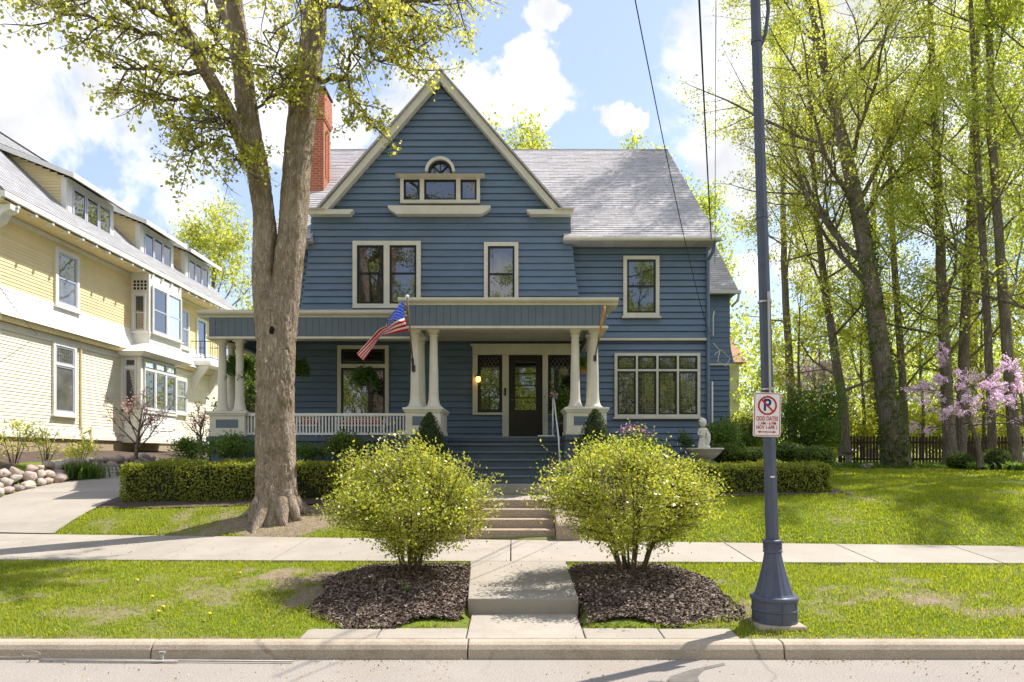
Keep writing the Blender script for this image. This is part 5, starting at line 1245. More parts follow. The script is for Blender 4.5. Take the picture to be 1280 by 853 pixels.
# trees across the street, seen in the window glass
AG = 'trees across the street'
for k, (x, y, h, r) in enumerate(((-9.5, -11, 14, 4.6), (-2.5, -12, 11, 4.0), (3.5, -10, 14, 4.8), (9.0, -12, 14, 4.8), (-16, -14, 13, 4.4), (17, -15, 13, 4.4), (-6, -17, 14, 5.0), (0.5, -18, 15, 5.2), (6.5, -17, 14, 5.0), (13, -18, 14, 5.0))):
    tree('street_tree', ('leafy tree across the street from the porch window', 'smaller tree across the street from the front door', 'tall tree across the street from the front walk', 'broad tree across the street from the lamp post', 'tree across the street from the driveway', 'tree across the street from the wood', 'rear tree across the street opposite the maple trunk', 'rear tree across the street opposite the stairs', 'rear tree across the street opposite the leaded window', 'rear tree across the street opposite the parking sign')[k],
         [(x, y, .2), (x + .2, y, h * .3), (x - .1, y, h * .6), (x, y, h * .85)], [.36, .3, .2, .06], .14, 16, r, 16000, .20, M['tree2'], M['bark2'], 60 + k, AG, None, (5, 50), 2, .25, .3)

# --- redbuds
RB = dict(seg=.2, wig=.09, up={0: .01, 1: .0, 2: .0}, kids={1: 7, 2: 6}, t0=.3, ang=(18, 48), lr=.45)
tree('redbud_tree', 'redbud with arching stems of pink blossom before the brown fence', px_path([(1226, 584, 20), (1222, 555, 20), (1212, 528, 20), (1200, 500, 20), (1192, 480, 20)]), [.08, .07, .055, .04, .02], .45, 12, 1.75, 8200, .052, M['pink'], M['bark2'], 71, None, RB, (-4, 26), 2, .022, .4)
tree('redbud_tree', 'second redbud at the right edge, blossom reaching out of the photo', px_path([(1290, 586, 19), (1285, 550, 19), (1280, 520, 19), (1276, 490, 19)]), [.08, .07, .05, .02], .5, 10, 1.5, 6000, .052, M['pink'], M['bark2'], 72, None, RB, (-4, 26), 2, .022, .4)
tree('redbud_tree', 'pale pink blossoming redbud behind the dark shrub by the lamp post', px_path([(1008, 572, 30), (1012, 530, 30), (1016, 500, 30), (1018, 480, 30)]), [.10, .08, .06, .02], .3, 13, 2.0, 4200, .09, M['pink'], M['bark2'], 73, None, dict(seg=.3), (5, 40), 2, .09, .4)

# --- shrubs
def shrub(name, label, cx, cy, z0, R, H_, nstem, ntip, nleaf, size, mat, seed, group=None, cat_='shrub', low=.32, sq=(1, 1), prof=None, stem_r=.018, spread=.07, hollow=.45):
    rng = np.random.default_rng(seed); t = thing(name, label, cat_, (cx, cy, z0), group); br = []; tips = []
    stems = []
    for k in range(nstem):
        a = 2 * PI * k / nstem + rng.uniform(-.3, .3); r = R * rng.uniform(.15, .6); h = H_ * rng.uniform(.45, .8)
        p0 = np.array([cx + .14 * R * math.cos(a) * rng.uniform(.2, 1), cy + .14 * R * math.sin(a) * rng.uniform(.2, 1), z0 - .03])
        p2 = np.array([cx + r * math.cos(a) * sq[0], cy + r * math.sin(a) * sq[1], z0 + h]); p1 = p0 * .55 + p2 * .45 + np.array([0, 0, H_ * .06]) + rng.normal(0, .03, 3)
        pts = [cat([p0, p1, p2], q / 8) for q in range(9)]; stems += pts[3:]; br.append((pts, list(np.linspace(stem_r, stem_r * .4, 9)), 2))
    S = np.array(stems); lumps = rng.normal(size=(9, 3)); lumps /= np.linalg.norm(lumps, axis=1, keepdims=True)
    while len(tips) < ntip:
        v = rng.normal(size=3); v /= np.linalg.norm(v)
        u = rng.uniform(hollow, 1) ** .6
        bumpy = (1 + min(rng.exponential(.045), .11)) * (1 + .20 * max(0, float((lumps @ v).max()) - .75) * 4 - .10)
        hh = v[2] * .5 + .5    # 0 bottom .. 1 top
        z = z0 + H_ * (low + (1 - low) * (hh * u + (1 - u) * .45)) * bumpy
        rr = R * u * bumpy * (math.sqrt(max(0, 1 - v[2] ** 2))) * (prof(hh) if prof else 1)
        a = math.atan2(v[1], v[0]); tips.append((cx + rr * math.cos(a) * sq[0], cy + rr * math.sin(a) * sq[1], z))
    T = np.array(tips); tw = []
    for q in T:
        i = np.argmin(((S - q) ** 2 * (1, 1, .6)).sum(1) + (S[:, 2] > q[2]) * .15 * R); b = S[i]; m = (b + q) / 2 + rng.normal(0, .03, 3) * R
        pts = [cat([b, m, q], w / 5) for w in range(6)]; br.append((pts, list(np.linspace(.007, .003, 6)), 0)); tw.append(np.array(pts[2:]))
    branch_mesh('stems', br, M['twig'], t, 0, (3, 4, 6, 8))
    leaves('foliage', leaf_points(tw, nleaf, spread, rng), size, mat, t, rng, -.2, .5)
    return t
cx, cy = X(516, 8.9), 8.75
shrub('flowering_shrub', 'rounded yellow green shrub on the mulch mound left of the walk', cx, cy, .40, 1.10, 1.62, 15, 740, 25000, .045, M['shrub'], 81, 'shrubs flanking the front walk', low=.20, sq=(1, .9), prof=lambda h: .82 + .25 * math.sin(min(h * 1.3, 1) * PI * .8))
cx2, cy2 = X(786, 8.9), 8.75
shrub('flowering_shrub', 'vase shaped yellow green shrub on the mulch mound right of the walk', cx2, cy2, .40, 1.13, 1.70, 18, 780, 25000, .045, M['shrub'], 82, 'shrubs flanking the front walk', low=.23, sq=(1, .9), prof=lambda h: .86 + .22 * math.sin(min(h * 1.2, 1) * PI * .8))

def clipped(name, label, lo, hi, mat, n, size, seed, group=None, round_=.18, cat_='hedge', amp=.10):
    """clipped block of leaves round a dense twiggy core"""
    rng = np.random.default_rng(seed); lo = np.array(lo); hi = np.array(hi); t = thing(name, label, cat_, ((lo[0] + hi[0]) / 2, (lo[1] + hi[1]) / 2, lo[2]), group)
    d = hi - lo; A = np.array([d[1] * d[2], d[0] * d[2], d[0] * d[1]]); pr = np.array([A[0], A[0], A[1], A[1], A[2], A[2] * .1]); pr /= pr.sum()
    f = rng.choice(6, n, p=pr); P = rng.uniform(0, 1, (n, 3)); N = np.zeros((n, 3))
    for k, (ax, v) in enumerate(((0, 0), (0, 1), (1, 0), (1, 1), (2, 1), (2, 0))):
        P[f == k, ax] = v; N[f == k, ax] = 1 if v else -1
    P = lo + P * d
    c = np.clip(P, lo + round_, hi - round_); v = P - c; L = np.linalg.norm(v, axis=1, keepdims=True) + 1e-6; P = c + v / L * round_ * np.minimum(L / round_, 1.0)
    P -= N * (rng.exponential(.035, (n, 1)) + (fbm(P[:, 0] * 1.3 + P[:, 2], P[:, 1] + P[:, 2] * .7, 1.7, seed)[:, None] - .42) * amp * 2)
    leaves('foliage', P, size, mat, t, rng, -.1, .6, .1, N)
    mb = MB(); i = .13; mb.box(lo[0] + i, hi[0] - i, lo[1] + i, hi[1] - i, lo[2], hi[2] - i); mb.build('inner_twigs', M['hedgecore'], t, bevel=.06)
    return t
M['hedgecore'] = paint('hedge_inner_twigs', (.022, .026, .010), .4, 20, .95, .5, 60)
clipped('clipped_hedge', 'low clipped hedge behind the maple trunk, left of the steps', (X(152, 14.1), 13.85, .95), (X(432, 14.1), 14.75, Z(575, 14.1)), M['hedge'], 21000, .05, 91, round_=.26, amp=.17)
clipped('clipped_hedge', 'low clipped hedge across the right lawn behind the lamp post', (X(800, 14.1), 13.8, 1.05), (X(1043, 14.0), 14.8, Z(576, 14.0)), M['hedge'], 21000, .05, 92, round_=.26, amp=.17)
def ball_shrub(label, px, py, Yd, rx, rz, seed, mat='box', n=2600, size=.05, sy=1, cat_='shrub', name='boxwood', group='rounded boxwoods'):
    rng = np.random.default_rng(seed); c = at(px, py, Yd); t = thing(name, label, cat_, (c.x, c.y, c.z - rz), group)
    v = rng.normal(size=(n, 3)); v /= np.linalg.norm(v, axis=1, keepdims=True); u = 1 - rng.exponential(.07, (n, 1)); u *= 1 + (fbm(v[:, 0] * 2 + v[:, 1], v[:, 2] * 2, 2, seed)[:, None] - .45) * .22
    leaves('foliage', np.array(c) + v * u * (rx, rx * sy, rz), size, M[mat], t, rng, -.1, .6, .1, v)
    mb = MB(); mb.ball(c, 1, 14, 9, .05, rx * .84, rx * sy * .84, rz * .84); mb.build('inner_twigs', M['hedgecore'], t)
    return t
ball_shrub('rounded boxwood beyond the right end of the hedge', 1020, 571, 16.3, .44, .26, 101)
ball_shrub('flat topped boxwood just left of the lamp post, behind the hedge', 940, 571, 16.0, .40, .22, 102)
ball_shrub('boxwood between the lamp post and the rounded end boxwood', 985, 565, 17.2, .42, .24, 103)
ball_shrub('dark boxwood beside the fountain bowl', 908, 567, 16.0, .36, .24, 104)
ball_shrub('large round boxwood at the right edge of the lawn', 1244, 577, 21.5, .46, .40, 105)
ball_shrub('smaller round boxwood under the redbud', 1200, 577, 22.0, .40, .30, 106)
def cone_shrub(label, px, ptop, pbot, Yd, r, seed):
    rng = np.random.default_rng(seed); x = X(px, Yd); z0, z1 = Z(pbot, Yd), Z(ptop, Yd); t = thing('dwarf_spruce', label, 'conifer', (x, Yd, z0), 'dwarf spruces flanking the stairs')
    n = 4200; h = rng.uniform(0, 1, n) ** 1.25; a = rng.uniform(0, 2 * PI, n); rr = r * (1 - h) ** .62 * (1 - rng.exponential(.08, n)) * (1 + .12 * np.sin(a * 5 + h * 9))
    P = np.stack([x + rr * np.cos(a), Yd + rr * np.sin(a), z0 + h * (z1 - z0)], 1); leaves('foliage', P, .045, M['box'] if False else M['dark'], t, rng, -.8, .35, .1, np.stack([np.cos(a), np.sin(a), .3 + 0 * a], 1))
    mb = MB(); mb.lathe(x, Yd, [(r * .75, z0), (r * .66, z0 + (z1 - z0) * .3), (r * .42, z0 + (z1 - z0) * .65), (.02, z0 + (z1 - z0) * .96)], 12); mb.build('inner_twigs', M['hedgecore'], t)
cone_shrub('dark dwarf spruce before the middle porch pedestal', 537, 517, 575, 13.9, .42, 111)
cone_shrub('dark dwarf spruce before the right porch pedestal', 744, 513, 575, 13.9, .46, 112)
def bush(label, px, pbot, ptop, Yd, rx, mat, n, size, seed, name='garden_bush', cat_='shrub', group=None, ry=1, low=.05, hollow=.1):
    x = X(px, Yd); z0 = Z(pbot, Yd); return shrub(name, label, x, Yd, z0, rx, Z(ptop, Yd) - z0, 7, max(40, n // 30), n, size, mat, seed, group, cat_, low, (1, ry), None, .012, size * 1.1, hollow)
bush('loose leafy bush under the left porch pedestal', 285, 572, 545, 15.2, .75, M['green'], 2600, .07, 121)
bush('leafy bush under the porch railing right of the maple trunk', 430, 575, 541, 15.2, .62, M['box'], 2300, .07, 122)
bush('small bush between the hedge and the left porch railing', 385, 575, 556, 15.3, .4, M['green'], 1200, .06, 123)
bush('leafy plant at the house corner beside the fountain statue', 902, 566, 524, 16.6, .55, M['green'], 2600, .07, 124)
bush('small leafy plant against the wall left of the statue', 858, 562, 540, 17.3, .22, M['green'], 500, .06, 125)
bush('dark leafy shrub right of the lamp post sign', 1012, 580, 482, 22, 1.25, M['green'], 7500, .10, 126)
bush('bright bush behind the dark shrub left of the lamp post', 945, 568, 515, 27, 1.0, M['tree1'], 6000, .12, 127)
bush('dark shrub at the rear corner of the blue house', 925, 572, 520, 20, .8, M['box'], 4500, .09, 128)
bush('pink bleeding heart in bloom behind the right walk shrub', 792, 560, 528, 15.2, .42, M['rose'], 230, .05, 129, 'flowering_plant', 'flower', hollow=.6)
bush('green foliage of the flower bed below the large leaded window', 800, 572, 545, 15.3, .7, M['green'], 2200, .07, 130)
for k, (px, yd, lab) in enumerate(((1060, 31, 'yellow green bush beyond the fence left end'), (1160, 33, 'bush beyond the middle of the fence'), (1250, 32, 'bush beyond the right end of the fence'))):
    bush(lab, px, 574, 500, yd, 2.4, M['tree1'], 7000, .16, 140 + k, group='bushes along the fence')
# low ground cover along the fence bed: one mass
rng = np.random.default_rng(150); n = 9000; xx = rng.uniform(9.8, 24, n); yy = 22.6 + rng.uniform(0, 3.2, n) + .12 * np.abs(xx - 17); zz = gz(xx, yy) + rng.uniform(0, .17, n) * (.4 + fbm(xx, yy, .9, 4))
tag(leaves('ground_cover', np.stack([xx, yy, zz], 1), .11, M['green'], None, rng, -.3, .6), kind='stuff')
def clump(label, px, py, Yd, h, n, seed, name='daylily_clump', mat='green', spread=.16, group=None, wid=.022):
    """arching strap leaves from one crown"""
    rng = np.random.default_rng(seed); c = at(px, py, Yd); c.z = float(gz(c.x, c.y)) + .02; t = thing(name, label, 'plant', tuple(c), group); V = []; Fc = []
    for k in range(n):
        a = rng.uniform(0, 2 * PI); L = h * rng.uniform(.7, 1.2); lean = rng.uniform(.15, .8); b = np.array(c) + rng.normal(0, spread * .4, 3) * (1, 1, 0); s = np.array([-math.sin(a), math.cos(a), 0]); o = len(V); m = 5
        for i in range(m + 1):
            q = i / m; p = b + np.array([math.cos(a) * lean * L * q * q * 1.1, math.sin(a) * lean * L * q * q * 1.1, L * (q - .45 * lean * q * q)]); w = wid * (1 - q) ** .6 + .001; V += [p - s * w, p + s * w]
        Fc += [[o + 2 * i, o + 2 * i + 1, o + 2 * i + 3, o + 2 * i + 2] for i in range(m)]
    np_mesh('blades', np.array(V), np.array(Fc), M[mat], t)
for k, (px, py, yd, h, lab) in enumerate(((88, 578, 17.0, .5, 'large clump of strap leaves beside the pipe of the yellow house'), (112, 577, 17.3, .5, 'clump of strap leaves next to the largest one'), (165, 577, 18.2, .42, 'clump of strap leaves below the bay window'), (200, 577, 18.8, .42, 'clump of strap leaves right of the bay window'), (222, 575, 19.2, .42, 'clump of strap leaves before the porch end'), (1268, 585, 20.5, .3, 'low broad leaved hosta at the lawn right edge'), (1222, 584, 21.0, .28, 'low hosta between the two round boxwoods'))):
    clump(lab, px, py, yd, h, 130, 160 + k, 'daylily_clump' if k < 5 else 'hosta', 'green', .35, 'strap leaved clumps by the yellow house' if k < 5 else 'hostas along the lawn edge', .022 if k < 5 else .06)
clump('single tuft of leaves sprouting from the left mulch mound', 505, 752, 7.9, .26, 7, 170, 'weed_tuft', 'green', .03, None, .010)
bush('yellow green rose bush at the left edge before the yellow house', 18, 578, 516, 17.0, .75, M['tree1'], 700, .075, 171, hollow=.2)
bush('pale stemmed climbing bush left of the daylilies', 58, 578, 527, 17.3, .5, M['tree1'], 420, .07, 172, hollow=.2)
bush('low bush beside the yellow pipes', 102, 577, 547, 17.8, .45, M['tree1'], 700, .07, 173)
bush('leafy garden bush at the far corner of the yellow house', 240, 575, 545, 20.0, .6, M['green'], 2000, .08, 174)
tree('japanese_maple', 'small coppery leaved tree before the bay window of the yellow house', px_path([(170, 575, 18.5), (171, 560, 18.5), (173, 545, 18.5), (176, 525, 18.5)]), [.05, .045, .035, .015], .3, 11, 1.25, 520, .07, M['bronze'], M['bark2'], 175, None, dict(seg=.2, kids={1: 4, 2: 4}), (25, 60), 2, .05, .5)
tree('japanese_maple', 'second coppery leaved sapling at the left end of the porch', px_path([(252, 575, 18.5), (252, 560, 18.5), (251, 545, 18.5), (250, 530, 18.5)]), [.04, .035, .03, .012], .3, 9, .7, 380, .065, M['bronze'], M['bark2'], 176, None, dict(seg=.2, kids={1: 4, 2: 4}), (25, 60), 2, .05, .5)

# --- mulch mounds
def mulch(name, cx, cy, rx, ry, z, seed, clipx=None, side=1):
    rng = np.random.default_rng(seed); n = 19000
    a = rng.uniform(0, 2 * PI, n); r = np.sqrt(rng.uniform(0, 1, n)) * (1 + .10 * np.sin(a * 3 + seed) + .06 * np.sin(a * 7))
    e_ = np.where(np.cos(a) * side > 0, 7.0, 2.3); se = (np.abs(np.cos(a)) ** e_ + np.abs(np.sin(a)) ** e_) ** (-1 / e_); x = cx + rx * r * se * np.cos(a); y = cy + ry * r * se * np.sin(a)
    if clipx: x = clipx(x, y)
    h = gz(x, y) + .13 * np.clip(1 - r ** 2, 0, 1) + rng.uniform(0, .025, n)
    d = rng.normal(size=(n, 3)) * (1, 1, .35); d /= np.linalg.norm(d, axis=1, keepdims=True); b = np.cross(d, rng.normal(size=(n, 3)) * (.4, .4, 1)); b /= np.linalg.norm(b, axis=1, keepdims=True)
    L = rng.uniform(.015, .06, n)[:, None]; w = rng.uniform(.005, .013, n)[:, None]; c = np.stack([x, y, h], 1)
    V = np.stack([c - d * L / 2 - b * w, c + d * L / 2 - b * w, c + d * L / 2 + b * w, c - d * L / 2 + b * w], 1).reshape(-1, 3)
    tag(np_mesh(name, V, np.arange(n * 4).reshape(n, 4), M['mulch']), kind='stuff')
    mb = MB(); vs = []; K, R = 40, 10
    for i in range(R + 1):
        for k in range(K):
            t = 2 * PI * k / K; rr = i / R * (1 + .10 * math.sin(t * 3 + seed) + .06 * math.sin(t * 7)) * .97; e_ = 7.0 if math.cos(t) * side > 0 else 2.3; se = (abs(math.cos(t)) ** e_ + abs(math.sin(t)) ** e_) ** (-1 / e_); px_, py_ = cx + rx * rr * se * math.cos(t), cy + ry * rr * se * math.sin(t)
            if clipx: px_ = float(clipx(np.array(px_), np.array(py_)))
            vs.append((px_, py_, float(gz(px_, py_)) + .012 + .125 * max(0, 1 - rr * rr)))
    mb.add(vs, [(i * K + k, i * K + (k + 1) % K, (i + 1) * K + (k + 1) % K, (i + 1) * K + k) for i in range(R) for k in range(K)])
    tag(mb.build(name + '_bed', M['soil'], None, True), kind='structure')
mulch('mulch', -1.38, 8.38, 1.02, 1.30, .3, 1, lambda x, y: np.minimum(x, -.50 - .05 * (y - 7.6)))
mulch('mulch', 1.60, 8.38, .99, 1.30, .3, 4, lambda x, y: np.maximum(x, .75 + .015 * (y - 7.6)), -1)

M['dandelion'] = paint('dandelion_yellow', (.75, .55, .02), .1, 9, .7)
# --- lawn grass: blades as one mass per patch
def grass(x0, x1, y0, y1, n, h, w, seed, ok):
    rng = np.random.default_rng(seed); x = rng.uniform(x0, x1, n); y = rng.uniform(y0, y1, n)
    k = ok(x, y) & (rng.uniform(0, 1, n) > bare(x, y) * .93) & (rng.uniform(0, 1, n) < .35 + 1.0 * fbm(x, y, 1.3, 21, 4)); x, y = x[k], y[k]; n = len(x); z = gz(x, y) - .005 + (fbm(x, y, .9, 5, 4) - .5) * .05 * (y > 12)
    a = rng.uniform(0, 2 * PI, n); L = h * rng.uniform(.5, 1.4, n) * (.6 + .8 * fbm(x, y, 2.4, 31, 3)); ln = rng.uniform(.2, .9, n); s = np.stack([-np.sin(a), np.cos(a), 0 * a], 1) * (w * rng.uniform(.6, 1.2, n))[:, None]
    b = np.stack([x, y, z], 1); o = np.stack([np.cos(a), np.sin(a), 0 * a], 1); up = np.array([0, 0, 1.0])
    m = b + o * (L * ln * .3)[:, None] + up * (L * .62)[:, None]; t = b + o * (L * ln)[:, None] + up * (L * (1.05 - ln * .35))[:, None]
    V = np.stack([b - s, b + s, m + s * .8, m - s * .8, t], 1).reshape(-1, 3)
    i = np.arange(n)[:, None] * 5
    tri = np.concatenate([i + [0, 1, 2], i + [0, 2, 3], i + [3, 2, 4]], 1).reshape(-1, 3)
    return tag(np_mesh('lawn_grass', V, tri, M['grass'], None, False, 3), kind='stuff')
def in_mulch(x, y): return ((x > -2.34) & (x < -.4) & (np.where(x > -1.38, 0, np.abs((x + 1.38) / .96) ** 2.3) + np.abs((y - 8.38) / 1.27) ** np.where(x > -1.38, 9, 2.3) < 1)) | ((x > .7) & (x < 2.53) & (np.where(x < 1.60, 0, np.abs((x - 1.60) / .93) ** 2.3) + np.abs((y - 8.38) / 1.27) ** np.where(x < 1.60, 9, 2.3) < 1))
grass(-8.2, 9, 6.73, 9.95, 170000, .045, .0042, 201, lambda x, y: (y < yn(x) + .01) & ~in_mulch(x, y) & ~((x > -.62) & (x < .80)) & ~((np.abs(x - .08) < 2.17) & (y < 7.07)))
def lawn_ok(x, y): return (y > yf(x) - .01) & ~((np.abs(x) < 1.3) & (y < 14.6)) & ~((x < -1.2) & (y > 13.55)) & ~((x > 1.2) & (x < 6.7) & (y > 13.7) & (y < 17.9)) & ~((x > 1.0) & (x < 1.9) & (y < 13.6)) & ~((x < 5.3) & (y > 17)) & (np.hypot(x - TRUNK[0], y - TRUNK[1]) > .45)
grass(-8.3, -1.0, 11.5, 13.6, 45000, .046, .0055, 202, lawn_ok)
grass(1.2, 11, 10.4, 16, 105000, .047, .0065, 203, lawn_ok)
grass(6.2, 22, 16, 25, 52000, .055, .012, 204, lawn_ok)
# fallen tree seeds along the gutter and walk
rng = np.random.default_rng(210); n = 900; x = np.concatenate([rng.uniform(-6, 6, 600), rng.uniform(-4, 5, 300)]); y = np.concatenate([6.5 - rng.exponential(.07, 600), rng.uniform(5.6, 6.5, 300)]); keep = (fbm(x, y, .9, 12) > .45); x, y = x[keep], y[keep]
z = 0 * x + .006
x2 = rng.uniform(-8, 9, 900); y2 = rng.uniform(6.7, 9.9, 900); x3 = rng.uniform(-8, 8, 260); y3 = rng.uniform(9.9, 11.3, 260); x5 = TRUNK[0] + rng.normal(0, .9, 700); y5 = np.clip(TRUNK[1] + rng.normal(0, .5, 700), 12.05, 13.5); z5 = gz(x5, y5) + .03; x4 = rng.uniform(-.5, .75, 60); y4 = rng.uniform(6.8, 9.8, 60)
z2 = gz(x2, y2) + .035; z3 = .452 + .05 * (y3 - 9.8); z4 = np.where(y4 > 7.6, .37 + .034 * (y4 - 7.6), .16 + .04 * (y4 - 6.72)) + .004
tag(leaves('fallen_seeds', np.stack([np.concatenate(q) for q in ((x, x2, x3, x4, x5), (y, y2, y3, y4, y5), (z, z2, z3, z4, z5))], 1), .022, M['gravel'], None, rng, 0, .7, .1), kind='stuff')
# dandelions in the verge
for k, (px, py) in enumerate(((190, 757), (198, 770), (204, 766), (172, 742), (300, 735), (1180, 740), (1110, 752), (262, 772))):
    yd = 1.72 * F / (py - HY); c = at(px, py, yd); z = float(gz(c.x, yd)); t = thing('dandelion', 'yellow dandelion flower in the grass of the verge', 'flower', (c.x, yd, z), 'dandelions in the verge')
    m = MB(); m.tube([(c.x, yd, z), (c.x, yd, z + .07)], .003, 5); m.build('stem', M['twig'], t); m = MB(); m.lathe(c.x, yd, [(.006, z + .066), (.022, z + .075), (.018, z + .086), (.004, z + .088)], 10); m.build('bloom', M['dandelion'], t)
# ================================================================== lamp post and sign
LY_ = 7.2; lb = at(968.5, 781, LY_); lb.z = float(gz(lb.x, LY_)) - .01
lp = thing('lamp_post', 'tall slate blue street lamp post with flared cast base on the grass verge', 'lamp post', tuple(lb))
ltop = Vector((X(944, LY_), LY_, Z(0, LY_))); dirp = (ltop - lb); 
def onp(z): t = (z - lb.z) / dirp.z; return lb + dirp * t
mb = MB(); mb.box(lb.x - .25, lb.x + .25, LY_ - .25, LY_ + .25, lb.z - .05, lb.z + .03); mb.build('footing', M['kerb'], lp, bevel=.03)
z0 = lb.z + .02
def lathe_l(prof, n=32, mat='pole', name='base', smooth=False, fl=0):
    vs = []; m = MB()
    for r, z in prof:
        c = onp(z)
        for k in range(n):
            t = 2 * PI * k / n; rr = r * (1 + fl * (1 if k % (n // 8) == 0 else 0)); vs.append((c.x + rr * math.cos(t), c.y + rr * math.sin(t), z))
    m.add(vs, [(i * n + k, i * n + (k + 1) % n, (i + 1) * n + (k + 1) % n, (i + 1) * n + k) for i in range(len(prof) - 1) for k in range(n)] + [tuple((len(prof) - 1) * n + k for k in range(n))])
    return m.build(name, M[mat], lp, smooth, .004)
lathe_l([(.225, z0), (.232, z0 + .02), (.228, z0 + .03), (.228, z0 + .125), (.238, z0 + .13), (.238, z0 + .145), (.228, z0 + .15), (.228, z0 + .235), (.24, z0 + .24), (.244, z0 + .27), (.235, z0 + .285), (.20, z0 + .29)], 40, name='base_ring')
lathe_l([(.208, z0 + .285), (.19, z0 + .31), (.165, z0 + .39), (.135, z0 + .50), (.11, z0 + .60), (.092, z0 + .69), (.086, z0 + .73)], 40, name='flared_base', fl=.06)
lathe_l([(.088, z0 + .728), (.098, z0 + .735), (.098, z0 + .755), (.09, z0 + .76), (.09, z0 + .835), (.10, z0 + .84), (.10, z0 + .865), (.075, z0 + .87)], 32, name='collar')
m = MB()
for k in range(12):
    t = 2 * PI * k / 12; c = onp(z0 + .80); p = c + Vector((.09 * math.cos(t), .09 * math.sin(t), 0))
    for sg in (-1, 1): m.bar(p + Vector((-.018 * math.sin(t) * sg, .018 * math.cos(t) * sg, -.03)), p + Vector((.018 * math.sin(t) * sg, -.018 * math.cos(t) * sg, .03)), .008)
m.build('diamond_band', M['pole'], lp)
for k in range(8):
    m = MB(); t = 2 * PI * k / 8; c = onp(z0 + .18); p = Vector((c.x + .229 * math.cos(t), c.y + .229 * math.sin(t), 0)); m.bar(p + Vector((0, 0, z0 + .03)), p + Vector((0, 0, z0 + .235)), .012); m.build('casting_rib', M['pole'], lp)
m = MB(); n = 16; m.tube([onp(z0 + .86), onp(3.0), onp(5.0), onp(6.9), onp(8.6)], [.070, .064, .058, .053, .050], 8, True); m.build('pole', M['pole'], lp)
c = onp(Z(270, LY_)); m = MB(); m.tube([c - Vector((0, 0, .03)), c + Vector((0, 0, .03))], .064, 12); m.build('joint_band', M['pole'], lp); m = MB(); c2 = onp(Z(52, LY_)); m.tube([c2 - Vector((0, 0, .02)), c2 + Vector((0, 0, .02))], .060, 12); m.build('joint_band', M['pole'], lp)
c = onp(6.2); m = MB(); m.tube([c + Vector((.03, 0, .05)), c + Vector((.09, 0, .2)), c + Vector((.12, 0, .45)), c + Vector((.09, 0, .8)), c + Vector((.03, 0, 1.1))], .02, 8); m.build('scroll_brace', M['pole'], lp, True)
c = onp(8.6); m = MB(); m.tube([c, c + Vector((.1, -.2, .5)), c + Vector((.2, -.9, .8)), c + Vector((.25, -1.6, .75))], [.045, .04, .035, .03], 8); m.build('arm', M['pole'], lp, True)
m = MB(); q = c + Vector((.25, -1.75, .72)); m.hexa([(q.x - .12, q.y - .3, q.z - .06), (q.x + .12, q.y - .3, q.z - .06), (q.x + .12, q.y + .3, q.z - .06), (q.x - .12, q.y + .3, q.z - .06)], [(q.x - .07, q.y - .22, q.z + .08), (q.x + .07, q.y - .22, q.z + .08), (q.x + .07, q.y + .28, q.z + .08), (q.x - .07, q.y + .28, q.z + .08)]); m.build('lamp_head', M['pole'], lp, bevel=.02)
m = MB(); c = onp(Z(596, LY_)); m.box(c.x - .022, c.x + .022, c.y - .068, c.y - .06, c.z - .008, c.z + .008); m.build('asset_tag', M['signwhite'], lp)

SY = LY_ - .10
sg = thing('parking_sign', 'white no parking sign with red border and blue P on the lamp post', 'sign', (X(958.5, SY), SY, Z(545, SY)))
sx0, sx1, sz0, sz1 = X(941.5, SY), X(976, SY), Z(546, SY), Z(491, SY); W_, H2 = sx1 - sx0, sz1 - sz0; sx, sz = (sx0 + sx1) / 2, (sz0 + sz1) / 2
tilt = math.radians(1.2); SM = Matrix.Translation((sx, SY, sz)) @ Matrix.Rotation(tilt, 4, 'Y') @ Matrix(((1, 0, 0, 0), (0, 0, -1, 0), (0, 1, 0, 0), (0, 0, 0, 1)))   # local x right, y up, z towards the street
def rrect(w, h, r, n=5):
    out = []
    for cx_, cy_, a0 in ((w - r, h - r, 0), (-w + r, h - r, PI / 2), (-w + r, -h + r, PI), (w - r, -h + r, 1.5 * PI)):
        for k in range(n + 1): a = a0 + PI / 2 * k / n; out.append((cx_ + r * math.cos(a), cy_ + r * math.sin(a)))
    return out
m = MB(SM); m.prism(rrect(W_ / 2, H2 / 2, .025), 'z', -.003, .002); m.build('panel', M['signwhite'], sg)
def ring(m, o, i, z0, z1):
    n = len(o)
    for k in range(n):
        a, b = o[k], o[(k + 1) % n]; c, d = i[(k + 1) % n], i[k]; m.prism([a, b, c, d], 'z', z0, z1)
m = MB(SM); ring(m, rrect(W_ / 2 - .008, H2 / 2 - .008, .022), rrect(W_ / 2 - .015, H2 / 2 - .015, .016), .002, .0035); m.build('border', M['signred'], sg)
circ = lambda cx_, cy_, r, n=32: [(cx_ + r * math.cos(2 * PI * k / n), cy_ + r * math.sin(2 * PI * k / n)) for k in range(n)]
cy0 = H2 * .205; R0 = W_ * .345
m = MB(SM); ring(m, circ(0, cy0, R0), circ(0, cy0, R0 * .82), .0045, .006); m.bar((-R0 * .64, cy0 + R0 * .64, .0052), (R0 * .64, cy0 - R0 * .64, .0052), R0 * .17, .0014, (0, 0, 1)); m.build('prohibition_ring', M['signred'], sg)
